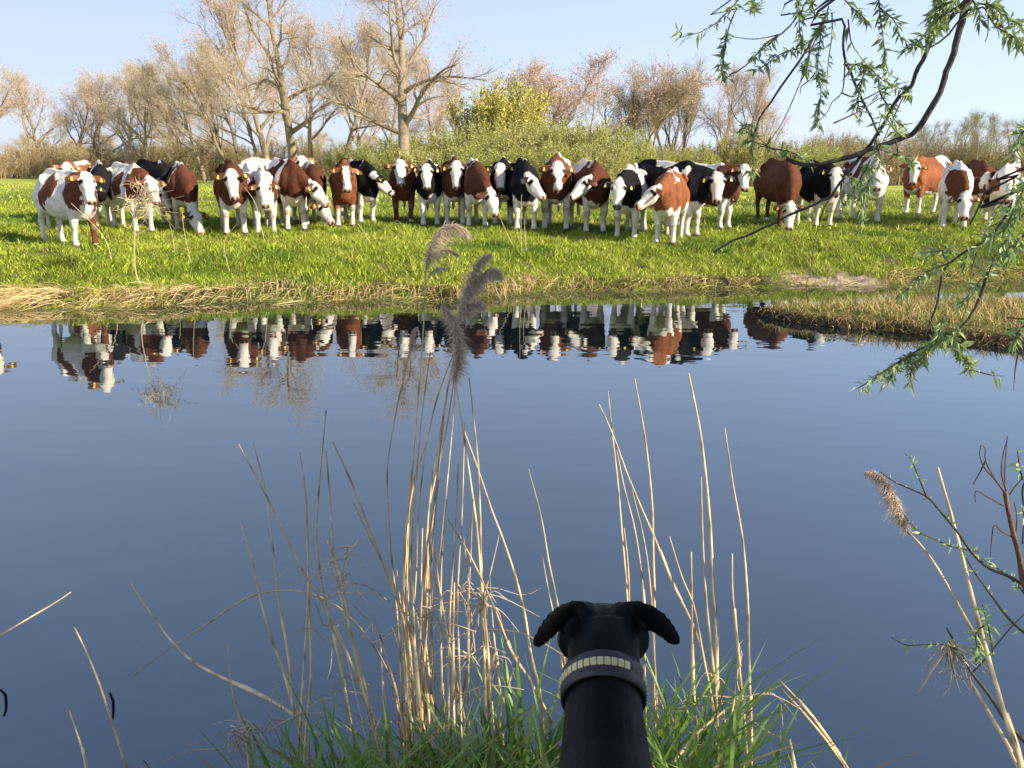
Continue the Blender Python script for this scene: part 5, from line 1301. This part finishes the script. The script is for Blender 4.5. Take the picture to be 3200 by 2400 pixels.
# collar
def plain(name, col, rough, metal=0.0, nscale=60, bump=.0006):
    m_ = bpy.data.materials.new(name); m_.use_nodes = True
    nt = m_.node_tree; b_ = nt.nodes['Principled BSDF']
    nz = nt.nodes.new('ShaderNodeTexNoise'); nz.inputs['Scale'].default_value = nscale; nz.inputs['Detail'].default_value = 4
    tc = nt.nodes.new('ShaderNodeTexCoord'); nt.links.new(tc.outputs['Object'], nz.inputs['Vector'])
    mx = nt.nodes.new('ShaderNodeMix'); mx.data_type = 'RGBA'
    mx.inputs[6].default_value = (*(np.array(col) * .75), 1); mx.inputs[7].default_value = (*(np.array(col) * 1.2), 1)
    nt.links.new(nz.outputs['Fac'], mx.inputs[0]); nt.links.new(mx.outputs[2], b_.inputs['Base Color'])
    b_.inputs['Roughness'].default_value = rough; b_.inputs['Metallic'].default_value = metal
    bp = nt.nodes.new('ShaderNodeBump'); bp.inputs['Distance'].default_value = bump; nt.links.new(nz.outputs['Fac'], bp.inputs['Height']); nt.links.new(bp.outputs[0], b_.inputs['Normal'])
    return m_
M_LEATHER = plain('brown_collar_leather', (.040, .028, .028), .42)
M_BRASS = plain('brass_stud', (.72, .60, .30), .38, .35, 90, .0003)
cc = V3(DX + .0025, 1.330, .853); ca = norm(V3(.05, math.cos(math.radians(24)), math.sin(math.radians(24))))
cx_ = norm(V3(1, -.05, 0) - ca * (V3(1, -.05, 0) @ ca)); cu = norm(np.cross(cx_, ca)); cu = cu if cu[2] > 0 else -cu
RW, RH = .0705, .0775
def ringpt(th, off, rad=0.0): return cc + ca * off + cx_ * (math.sin(th) * (RW + rad)) + cu * (math.cos(th) * (RH + rad))
b = MB(); n = 72
prof = [(-.0245, -.003), (-.0250, .0010), (-.0235, .0030), (-.012, .0036), (.012, .0036), (.0235, .0030), (.0250, .0010), (.0245, -.003)]
ring = np.array([[ringpt(k / n * 2 * math.pi, o_, q) for o_, q in prof] for k in range(n)])
K = len(prof); i = np.arange(n)[:, None] * K; j = np.arange(K)[None]; i2 = ((np.arange(n) + 1) % n)[:, None] * K; j2 = (j + 1) % K
b.add(ring.reshape(-1, 3), np.stack([i + j, i + j2, i2 + j2, i2 + j], -1).reshape(-1, 4))
col_ = obj('collar', b.mesh('collar', M_LEATHER, True), dog)
M_SLOT = plain('slot_shadow', (.006, .005, .005), .6)
def rbox(c, M, h, bev, name, mat):
    """small pillow shaped block"""
    b = MB()
    lv = [(-h[2], 1.0), (h[2] * .35, 1.0), (h[2] * .8, .90), (h[2], .68)]
    vs = []
    base = np.array([(-1, -.8), (-.8, -1), (.8, -1), (1, -.8), (1, .8), (.8, 1), (-.8, 1), (-1, .8)])
    for z, s_ in lv: vs.append(np.concatenate([base * s_ * np.array(h[:2]), np.full((8, 1), z)], 1))
    v = np.vstack(vs) @ M.T + c
    f = [np.array([[k * 8 + a, k * 8 + (a + 1) % 8, (k + 1) * 8 + (a + 1) % 8, (k + 1) * 8 + a] for k in range(3) for a in range(8)]), np.array([[24 + a for a in range(8)]])]
    b.add(v, f)
    return b.mesh(name, mat, False)
for k in range(40):
    th = math.radians(k * 9.0 - 180 + 2.5)
    deg = math.degrees(th)
    nrm = norm(cx_ * math.sin(th) / RW + cu * math.cos(th) / RH); sd = norm(np.cross(ca, nrm))
    M = np.stack([sd, ca, nrm], -1)
    if 30 < deg < 64:
        obj('slot', rbox(ringpt(th, .001, .0034), M, (.0018, .0062, .0006), 0, 'slot', M_SLOT), col_)
    else:
        obj('stud', rbox(ringpt(th, .001, .0040), M, (.0053, .0076, .0026), 0, 'stud', M_BRASS), col_)
# ------------------------------------------------------------------ willow on the near bank, its branches hanging in from the right
r = rr(123)
WB = V3(.085, .070, .058)
wt = empty('willow_tree', (4.6, -1.6, .35))
tag(wt, 'old willow leaning over the near bank, its leafy twigs hanging into the upper right', 'tree')
WO = np.array(wt.location)
def lp(p): return np.asarray(p, float) - WO
tr = MB()
tp = np.array([(4.6, -1.6, .1), (4.5, -1.5, .9), (4.3, -1.2, 1.8), (4.0, -.7, 2.6), (3.6, -.2, 3.1), (3.2, .3, 3.3)])
tr.tube(lp(catmull(tp, 14)), np.linspace(.34, .13, 14), 12, WB * 1.3)
lim = [[(3.6, -.2, 3.1), (3.2, .6, 3.25), (2.8, 1.3, 3.15), (2.4, 2.0, 2.95)], [(4.3, -1.2, 1.8), (4.8, -1.5, 2.6), (5.2, -2.0, 3.3)], [(4.3, -1.2, 1.9), (5.2, -1.0, 2.6), (5.9, -1.0, 3.1)],
       [(4.0, -.7, 2.6), (3.2, -1.0, 3.0), (2.6, -1.2, 3.3)]]
for q in lim: tr.tube(lp(catmull(q, 10)), np.linspace(.12, .035, 10), 8, WB * 1.2)
obj('trunk', tr.mesh('trunk', M_BARK, True), wt)

GREENW = V3(.13, .22, .05)
def leaves_on(m, pts, n, size=.033, seed=None, hang=.12, tone=1.0):
    pts = np.asarray(pts); k = len(pts); n = max(3, int(n * .72))
    t = r.uniform(.02, 1, n) * (k - 1); i = np.minimum(t.astype(int), k - 2); u = (t - i)[:, None]
    P = pts[i] * (1 - u) + pts[i + 1] * u; T = norm(pts[i + 1] - pts[i])
    rad = norm(np.cross(T, r.normal(0, 1, (n, 3))))
    d = norm(T * r.uniform(-.1, .9, (n, 1)) + rad * r.uniform(.3, 1.0, (n, 1)) + V3(0, 0, -hang * 1.6) + r.normal(0, .3, (n, 3)))
    L = size * np.clip(r.lognormal(-.15, .3, n), .4, 1.3); wd = L * r.uniform(.22, .32, n)
    sd = norm(np.cross(d, r.normal(0, 1, (n, 3)))); nn = np.cross(d, sd)
    mid = P + d * (L * .45)[:, None] - nn * (L * .05)[:, None]
    tip = P + d * L[:, None] + (V3(0, 0, -.14) + r.normal(0, .14, (n, 3))) * L[:, None]
    v = np.stack([P, mid + sd * wd[:, None] * .5 + nn * (wd * .25)[:, None], tip, mid - sd * wd[:, None] * .5 + nn * (wd * .25)[:, None], mid], 1).reshape(-1, 3)
    o = (np.arange(n) * 5)[:, None]
    f = np.vstack([o + np.array([[0, 4, 1]]), o + np.array([[4, 2, 1]]), o + np.array([[0, 3, 4]]), o + np.array([[3, 2, 4]])])
    c = lerp(V3(.16, .25, .085) + 0 * P, V3(.48, .58, .22), r.uniform(0, 1, n) ** 1.3) * tone
    m.add(v, f, np.repeat(c, 5, 0))

def branch(px, d0, d1, r0, r1, twigs=(), nleaf=0, size=.033, end_up=None, parent=wt):
    """a branch followed in the photograph, given real distances d0..d1; twigs: (polyline, leaves)"""
    P = np.array([at_y(x, y, d0 + (d1 - d0) * k / max(1, len(px) - 1)) for k, (x, y) in enumerate(px)])
    if end_up is not None: P = np.vstack([np.array(end_up), P])
    q = catmull(P, 8 * len(P))
    n = len(q)
    wq = q + np.stack([wob(q, 9, 3), 0 * q[:, 0], wob(q, 9, 8)], -1) * min(.006, r0 * .6)
    m = MB(); rd = np.linspace(r0, r1, n)
    rd = rd * (1 + .10 * wob(q, 14, 6))
    m.tube(lp(wq), rd, 7, WB * (1 + .25 * wob(q, 6, 2))[:, None])
    fo = MB()
    for tw, nl, dd in twigs:
        tq = catmull(np.array([at_y(x, y, dd + .05 * math.sin(k * 2.1 + x)) for k, (x, y) in enumerate(tw)]), 6 * len(tw))
        m.tube(lp(tq), np.linspace(.0025, .0010, len(tq)), 5, WB * V3(1.3, 1.25, 1.0))
        if nl: leaves_on(fo, lp(tq), nl, size)
    if nleaf: leaves_on(fo, lp(q), nleaf, size)
    o = obj('branch', m.mesh('branch', M_BARK, True), parent)
    if fo.n: obj('leaves', fo.mesh('leaves', M_LEAF), o)
    return o

# main limb that sweeps down and turns left
branch([(3060, -90), (3040, -30), (3010, 60), (2970, 190), (2930, 300), (2895, 370), (2858, 420), (2800, 440), (2740, 462), (2680, 482), (2620, 500), (2560, 515), (2510, 518), (2470, 505), (2450, 490)], 2.6, 2.9, .0185, .0065, end_up=(2.4, 2.0, 2.95),
       twigs=[([(2452, 490), (2400, 455), (2340, 405), (2300, 370), (2282, 330)], 0, 2.9), ([(2450, 488), (2475, 490), (2500, 492)], 4, 2.9),
              ([(2400, 458), (2380, 450), (2350, 440), (2330, 400), (2300, 420)], 26, 2.85), ([(2370, 455), (2420, 465), (2470, 475), (2520, 500), (2545, 505)], 60, 2.9),
              ([(2352, 400), (2345, 440), (2352, 490), (2350, 545)], 80, 2.85), ([(2352, 395), (2335, 390), (2300, 420)], 26, 2.85),
              ([(2740, 462), (2790, 480), (2840, 500), (2860, 520)], 46, 2.6), ([(2800, 440), (2805, 470), (2800, 500), (2805, 560)], 6, 2.6), ([(2820, 430), (2790, 400), (2760, 360), (2740, 420)], 40, 2.6)])
# second limb, passing behind and down to the left
branch([(3060, -80), (3030, -25), (2990, 30), (2930, 100), (2880, 190), (2845, 260), (2790, 330), (2740, 420), (2690, 490), (2640, 560), (2600, 615), (2560, 632), (2490, 662), (2420, 695), (2350, 730), (2290, 752), (2230, 790)], 2.5, 3.1, .0115, .0035, end_up=(2.4, 1.9, 2.9),
       twigs=[([(2840, 268), (2800, 350), (2760, 440), (2720, 520), (2690, 590)], 0, 2.75), ([(2720, 500), (2690, 560), (2660, 610), (2630, 650)], 70, 2.7),
              ([(2735, 430), (2750, 500), (2720, 560), (2700, 590)], 60, 2.7), ([(2650, 550), (2690, 580), (2705, 620), (2690, 650), (2700, 690)], 90, 2.7), ([(2620, 600), (2580, 640), (2560, 700), (2545, 760), (2535, 840), (2520, 890), (2525, 945)], 0, 2.9),
              ([(2660, 330), (2720, 300), (2780, 270), (2840, 255)], 0, 2.7), ([(2605, 385), (2680, 350), (2760, 300), (2800, 280)], 0, 2.7)])
# the long drooping branches of the upper middle
branch([(2645, -30), (2640, 60), (2632, 120), (2640, 190), (2665, 240), (2690, 300), (2720, 360), (2745, 410), (2750, 420)], 2.75, 2.75, .0085, .0033, end_up=(2.2, 1.6, 3.0),
       twigs=[([(2640, 190), (2638, 240), (2630, 290), (2600, 320), (2585, 350), (2540, 395)], 0, 2.75), ([(2630, 290), (2660, 302), (2680, 298)], 0, 2.75),
              ([(2650, 60), (2660, 130), (2690, 180), (2720, 210)], 10, 2.75), ([(2650, 200), (2690, 205), (2720, 215), (2745, 240), (2780, 260), (2820, 280), (2850, 295)], 130, 2.7),
              ([(2700, 210), (2690, 270), (2680, 320), (2690, 360), (2675, 385)], 90, 2.7), ([(2745, 235), (2750, 290), (2780, 340), (2800, 380), (2830, 400)], 90, 2.7),
              ([(2745, -10), (2752, 60), (2760, 120), (2765, 180), (2780, 240)], 110, 2.7), ([(2745, 20), (2790, 60), (2805, 85), (2810, 115)], 60, 2.7), ([(2640, 0), (2670, 30), (2700, 55), (2715, 70)], 60, 2.75)])
branch([(2620, -20), (2590, 40), (2560, 90), (2530, 140), (2500, 190), (2460, 250), (2410, 320), (2370, 380), (2355, 430), (2345, 480)], 2.85, 2.95, .0085, .0030, end_up=(2.2, 1.6, 3.0),
       twigs=[([(2560, 90), (2545, 130), (2530, 170), (2520, 220), (2500, 260), (2470, 330), (2440, 390), (2400, 450), (2390, 490)], 0, 2.9),
              ([(2540, 120), (2500, 150), (2460, 160), (2420, 180), (2390, 205), (2362, 218)], 110, 2.9), ([(2530, 150), (2525, 190), (2520, 220)], 70, 2.85), ([(2570, 60), (2562, 130), (2555, 200), (2560, 240), (2565, 290), (2558, 340), (2555, 400)], 150, 2.8),
              ([(2600, 40), (2600, 110), (2590, 180), (2585, 240), (2580, 300)], 30, 2.85), ([(2548, 60), (2540, 20), (2535, -20)], 60, 2.85), ([(2590, 20), (2570, 80), (2550, 100)], 60, 2.8), ([(2550, 225), (2530, 250), (2505, 270), (2500, 295)], 0, 2.85)])
branch([(2525, -30), (2510, 30), (2480, 70), (2440, 105), (2400, 135), (2370, 170), (2340, 200), (2310, 220), (2278, 232)], 2.95, 3.0, .0070, .0022, end_up=(2.2, 1.7, 3.0),
       twigs=[([(2440, 106), (2400, 116), (2350, 122), (2288, 115)], 0, 3.0), ([(2430, 115), (2400, 140), (2370, 165), (2345, 185)], 60, 2.95), ([(2510, 20), (2498, 60), (2500, 100), (2505, 125)], 60, 2.9), ([(2490, -10), (2498, 30), (2500, 50)], 40, 2.9)])
branch([(2322, -30), (2305, 20), (2285, 60), (2272, 100), (2268, 140), (2258, 190), (2258, 240)], 3.0, 3.0, .0060, .0020, end_up=(1.9, 2.0, 3.0),
       twigs=[([(2270, 90), (2262, 150), (2252, 200), (2268, 238)], 90, 2.98), ([(2308, 0), (2270, 40), (2240, 70), (2190, 100), (2150, 110), (2125, 118)], 46, 3.0), ([(2125, 118), (2130, 105), (2120, 95)], 12, 3.0), ([(2350, -20), (2355, 10), (2345, 30), (2390, 5)], 60, 2.95), ([(2262, 150), (2258, 230), (2275, 245)], 40, 2.98)])
# leafy sprays at the top right corner
branch([(3080, -40), (3040, 20), (3000, 60), (2960, 110), (2900, 150), (2850, 140), (2815, 165)], 2.4, 2.6, .0075, .0022, end_up=(2.4, 1.7, 2.95),
       twigs=[([(2990, -10), (2950, 40), (2920, 80), (2900, 120)], 110, 2.45), ([(2960, 60), (2910, 100), (2870, 130), (2815, 170)], 110, 2.5), ([(3000, -10), (2960, 10), (2920, 5)], 80, 2.4), ([(2960, -5), (2930, 30), (2905, 60)], 60, 2.45)])
branch([(3060, -30), (3080, 20), (3110, 50), (3140, 90), (3170, 120), (3210, 150)], 2.35, 2.3, .0060, .0022, end_up=(2.3, 1.8, 2.95),
       twigs=[([(3050, 10), (3100, 20), (3150, 60), (3200, 80)], 110, 2.35), ([(3080, 30), (3110, 80), (3160, 110), (3205, 150)], 110, 2.3), ([(3083, 0), (3088, 60), (3086, 110), (3078, 130)], 0, 2.35), ([(3040, 0), (3060, 40), (3060, 80)], 40, 2.35)])
# branches low on the right, reaching down to the water
branch([(3260, 560), (3180, 620), (3150, 660), (3110, 720), (3060, 760), (3010, 790), (2960, 830), (2940, 880), (2925, 940), (2910, 1000), (2890, 1050)], 2.5, 2.75, .0115, .0030, end_up=(3.0, 1.5, 2.6),
       twigs=[([(3060, 760), (3040, 830), (3030, 900), (3020, 960), (3000, 1010)], 6, 2.6), ([(3180, 640), (3130, 690), (3090, 710), (3070, 740)], 30, 2.6), ([(3010, 790), (2970, 780), (2930, 785), (2880, 790)], 80, 2.65), ([(2970, 820), (2920, 840), (2880, 860), (2840, 900), (2815, 920)], 80, 2.65),
              ([(3060, 770), (3030, 790), (3010, 820)], 40, 2.6), ([(3190, 650), (3150, 740), (3110, 800), (3090, 850), (3060, 880), (3040, 920)], 80, 2.5), ([(3060, 880), (3020, 930), (3000, 950)], 50, 2.55)])
branch([(3260, 500), (3200, 530), (3150, 560), (3120, 580), (3080, 600), (3060, 650), (3030, 700)], 2.3, 2.5, .0085, .0025, end_up=(3.0, 1.5, 2.6),
       twigs=[([(3170, 550), (3160, 600), (3120, 650), (3100, 700)], 40, 2.4), ([(3200, 540), (3190, 500), (3160, 480)], 10, 2.4), ([(3210, 560), (3180, 640), (3150, 700), (3170, 740)], 120, 2.2), ([(3215, 650), (3170, 700), (3120, 730), (3090, 740)], 110, 2.25), ([(3230, 700), (3180, 760), (3150, 800)], 80, 2.25),
              ([(3220, 400), (3190, 420), (3180, 470)], 50, 2.2), ([(3225, 560), (3195, 600), (3190, 650)], 70, 2.1)])
branch([(3090, 850), (3060, 930), (3020, 1000), (2960, 1060), (2900, 1080), (2840, 1110), (2780, 1150), (2720, 1190), (2680, 1215)], 2.5, 2.7, .0050, .0018, end_up=None,
       twigs=[([(2920, 1080), (2870, 1100), (2810, 1135), (2750, 1170), (2680, 1215)], 190, 2.65), ([(2860, 1105), (2850, 1150), (2840, 1200)], 80, 2.65), ([(2800, 1140), (2790, 1170), (2760, 1200)], 60, 2.65), ([(3000, 1020), (2970, 1050), (2920, 1070)], 110, 2.55), ([(2950, 990), (2930, 1050), (2900, 1090)], 80, 2.6),
              ([(2905, 1000), (2940, 1060), (2990, 1100), (3030, 1140), (3050, 1160)], 70, 2.6), ([(3050, 1160), (3100, 1172), (3140, 1175)], 10, 2.6), ([(2990, 1100), (3020, 1120), (3030, 1170)], 80, 2.6), ([(2930, 1040), (2980, 1060), (3010, 1090)], 70, 2.6), ([(2900, 1090), (2880, 1120), (2830, 1160)], 80, 2.65)])
branch([(3240, 1000), (3200, 1040), (3170, 1060), (3160, 1100)], 2.3, 2.4, .0040, .0018, twigs=[([(3210, 1010), (3180, 1040), (3165, 1080)], 50, 2.3), ([(3180, 1110), (3172, 1160), (3168, 1220)], 0, 2.3)], end_up=(2.2, 1.9, 1.2))

# unseen crown behind the camera side, placed and sized to shade the near bank
cl = MB()
N_ = 2600
cen = np.array([(3.1, -.9, 2.6), (3.6, -1.2, 2.9), (4.2, -1.5, 3.0), (3.0, -.5, 3.2), (3.9, -.8, 3.3), (4.8, -1.6, 3.2), (5.2, -1.9, 3.4), (3.4, -1.4, 2.3), (2.7, -1.2, 3.1), (5.6, -1.1, 3.0), (3.3, -.2, 2.3)])
rad_ = np.array([.6, .65, .65, .55, .6, .6, .6, .55, .55, .6, .5])
k = r.integers(0, len(cen), N_)
dv = norm(r.normal(0, 1, (N_, 3))); P = cen[k] + dv * (rad_[k] * r.uniform(.3, 1, N_) ** .6)[:, None]
d = norm(r.normal(0, 1, (N_, 3)) + V3(0, 0, -.5)); L_ = r.uniform(.09, .2, N_); sd = norm(np.cross(d, r.normal(0, 1, (N_, 3))))
v = np.stack([P, P + d * (L_ * .5)[:, None] + sd * (L_ * .16)[:, None], P + d * L_[:, None], P + d * (L_ * .5)[:, None] - sd * (L_ * .16)[:, None]], 1).reshape(-1, 3)
cl.add(lp(v), (np.arange(N_) * 4)[:, None] + np.arange(4), np.repeat(GREENW * r.uniform(.6, 1.4, (N_, 1)), 4, 0))
obj('crown', cl.mesh('crown', M_LEAF), wt)

# ------------------------------------------------------------------ young willow at the lower right
sb = empty('willow_sapling', (1.55, 1.25, .3)); tag(sb, 'young willow shrub with tiny fresh leaves and a broken brown stem at the right edge', 'shrub')
WO = np.array(sb.location)
ST = V3(.10, .085, .05)
def sap(px, d0, d1, r0, r1, leaf=0, colr=ST, name='stem', par=sb, size=.016, tw=()):
    P = catmull(np.array([at_y(x, y, d0 + (d1 - d0) * k / (len(px) - 1)) for k, (x, y) in enumerate(px)]), 7 * len(px))
    m = MB(); m.tube(lp(P), np.linspace(r0, r1, len(P)) * .8, 6, colr * (1 + .2 * wob(P, 20, 2))[:, None])
    fo = MB()
    for t_, nl in tw:
        q = catmull(np.array([at_y(x, y, (d0 + d1) / 2) for x, y in t_]), 5 * len(t_))
        m.tube(lp(q), np.linspace(.0017, .0008, len(q)), 5, colr * .8)
        if nl: leaves_on(fo, lp(q), nl, size, hang=0, tone=1.6)
    if leaf: leaves_on(fo, lp(P), leaf, size, hang=0, tone=1.6)
    o = obj(name, m.mesh(name, M_BARK, True), par)
    if fo.n: obj('leaves', fo.mesh('leaves', M_LEAF), o)
    return o
sap([(3215, 1860), (3195, 1810), (3185, 1740), (3165, 1660), (3150, 1590), (3140, 1535)], 1.5, 1.5, .0065, .0050, colr=V3(.20, .12, .07), name='broken_stem',
    tw=[([(3140, 1540), (3110, 1500), (3075, 1460), (3062, 1420), (3065, 1392)], 0), ([(3138, 1535), (3105, 1490), (3080, 1440), (3078, 1400), (3065, 1392)], 0), ([(3145, 1535), (3130, 1480), (3135, 1420), (3150, 1365)], 0), ([(3145, 1560), (3140, 1480), (3145, 1400), (3148, 1362)], 0),
        ([(3155, 1545), (3190, 1500), (3220, 1470)], 0), ([(3135, 1580), (3090, 1555), (3050, 1535), (3048, 1570)], 0), ([(3165, 1680), (3130, 1660), (3105, 1645), (3095, 1740)], 0), ([(3172, 1690), (3178, 1620), (3170, 1570)], 0), ([(3080, 1440), (3060, 1480), (3040, 1515)], 0)])
sap([(3210, 1835), (3150, 1800), (3090, 1775), (3040, 1730), (2990, 1660), (2940, 1600), (2900, 1555), (2850, 1530), (2800, 1508), (2752, 1475)], 1.5, 1.7, .0042, .0016, leaf=40,
    tw=[([(2895, 1550), (2870, 1490), (2850, 1440), (2840, 1428)], 22), ([(3060, 1725), (2990, 1712), (2930, 1690), (2870, 1660), (2825, 1610)], 50)])
sap([(3215, 1990), (3150, 1930), (3090, 1850), (3040, 1780), (3010, 1725)], 1.5, 1.6, .0036, .0014, leaf=26, tw=[([(3200, 1850), (3150, 1800), (3100, 1765), (3060, 1740)], 40), ([(3215, 1880), (3190, 1840), (3160, 1800)], 20)])
sap([(3215, 2330), (3150, 2260), (3090, 2170), (3050, 2120), (3010, 2060), (2985, 2010), (2958, 1962)], 1.45, 1.6, .0058, .0022, tw=[([(3000, 2035), (2950, 2015), (2890, 2015), (2830, 2015), (2785, 1992)], 34), ([(3040, 2100), (3070, 2070), (3110, 2020), (3160, 1960), (3220, 1900)], 4), ([(3050, 2070), (3060, 2020), (3055, 1960)], 14)])
sap([(3105, 2050), (3095, 1990), (3080, 1930), (3070, 1890)], 1.5, 1.5, .0020, .0010, leaf=60, size=.024, tw=[([(3085, 1950), (3050, 1980), (3060, 2060)], 24)])
sap([(3215, 1480), (3195, 1530), (3200, 1600), (3195, 1700)], 1.45, 1.45, .0020, .0014, tw=[([(3195, 1500), (3185, 1450), (3180, 1410)], 26), ([(3205, 1620), (3195, 1590)], 16)])
b = MB()      # dead grass caught in the fork
for k in range(26):
    p = at_y(2970 + r.normal(0, 7), 2010 + r.normal(0, 8), 1.55)
    e = at_y(2970 + r.normal(25, 40), 2010 + r.uniform(40, 180), 1.55); mid = (p + e) / 2 + r.normal(0, .012, 3)
    b.tube(lp(catmull([p, mid, e], 7)), np.linspace(.0017, .0006, 7), 4, V3(.48, .38, .24) * r.uniform(.6, 1.1))
b.tube(lp(np.array([at_y(2955, 2030, 1.55), at_y(2900, 2110, 1.55), at_y(2868, 2170, 1.55)])), [.003, .0025, .0012], 5, V3(.48, .38, .24))
tag(obj('caught_straw', b.mesh('caught_straw', M_REED)), 'bunch of dead straw caught in the sapling fork at the lower right', 'straw').location = WO
# ------------------------------------------------------------------ light and sky
SUN_EL, SUN_AZ = math.radians(26), math.radians(61)
sdir = Vector((math.sin(SUN_AZ) * math.cos(SUN_EL), -math.cos(SUN_AZ) * math.cos(SUN_EL), math.sin(SUN_EL)))
w = bpy.data.worlds.new('World'); S.world = w; w.use_nodes = True
nt = w.node_tree
sky = nt.nodes.new('ShaderNodeTexSky'); sky.sky_type = 'NISHITA'; sky.sun_disc = False
sky.sun_elevation = SUN_EL; sky.sun_rotation = math.pi + SUN_AZ
sky.air_density = 1.0; sky.dust_density = .4; sky.ozone_density = 1.5; sky.altitude = 0
bg = nt.nodes['Background']; bg.inputs['Strength'].default_value = .088
tint = nt.nodes.new('ShaderNodeVectorMath'); tint.operation = 'MULTIPLY'; tint.inputs[1].default_value = (.98, 1.02, 1.12)
nt.links.new(sky.outputs[0], tint.inputs[0]); mixn = nt.nodes.new('ShaderNodeMix'); mixn.data_type = 'RGBA'
mixn.inputs[7].default_value = (4.4, 5.05, 6.7, 1)      # thin even haze, thicker towards the horizon
tcw = nt.nodes.new('ShaderNodeTexCoord'); sxyz = nt.nodes.new('ShaderNodeSeparateXYZ'); nt.links.new(tcw.outputs['Generated'], sxyz.inputs[0])
mrw = nt.nodes.new('ShaderNodeMapRange'); mrw.inputs['From Min'].default_value = 0; mrw.inputs['From Max'].default_value = .75
mrw.inputs['To Min'].default_value = .80; mrw.inputs['To Max'].default_value = .06
nt.links.new(sxyz.outputs['Z'], mrw.inputs['Value']); nt.links.new(mrw.outputs[0], mixn.inputs[0])
nt.links.new(tint.outputs[0], mixn.inputs[6]); nt.links.new(mixn.outputs[2], bg.inputs['Color'])
ld = bpy.data.lights.new('sun', 'SUN'); ld.energy = 4.7; ld.angle = math.radians(.5); ld.color = (1.0, .90, .74)
sl = bpy.data.objects.new('sun', ld); C.objects.link(sl)
sl.rotation_euler = sdir.to_track_quat('Z', 'Y').to_euler()
sl.location = sdir * 60
S.view_settings.view_transform = 'Standard'; S.view_settings.look = 'None'
S.view_settings.exposure = .93; S.view_settings.gamma = 1
S.cycles.max_bounces = 6; S.cycles.transparent_max_bounces = 6
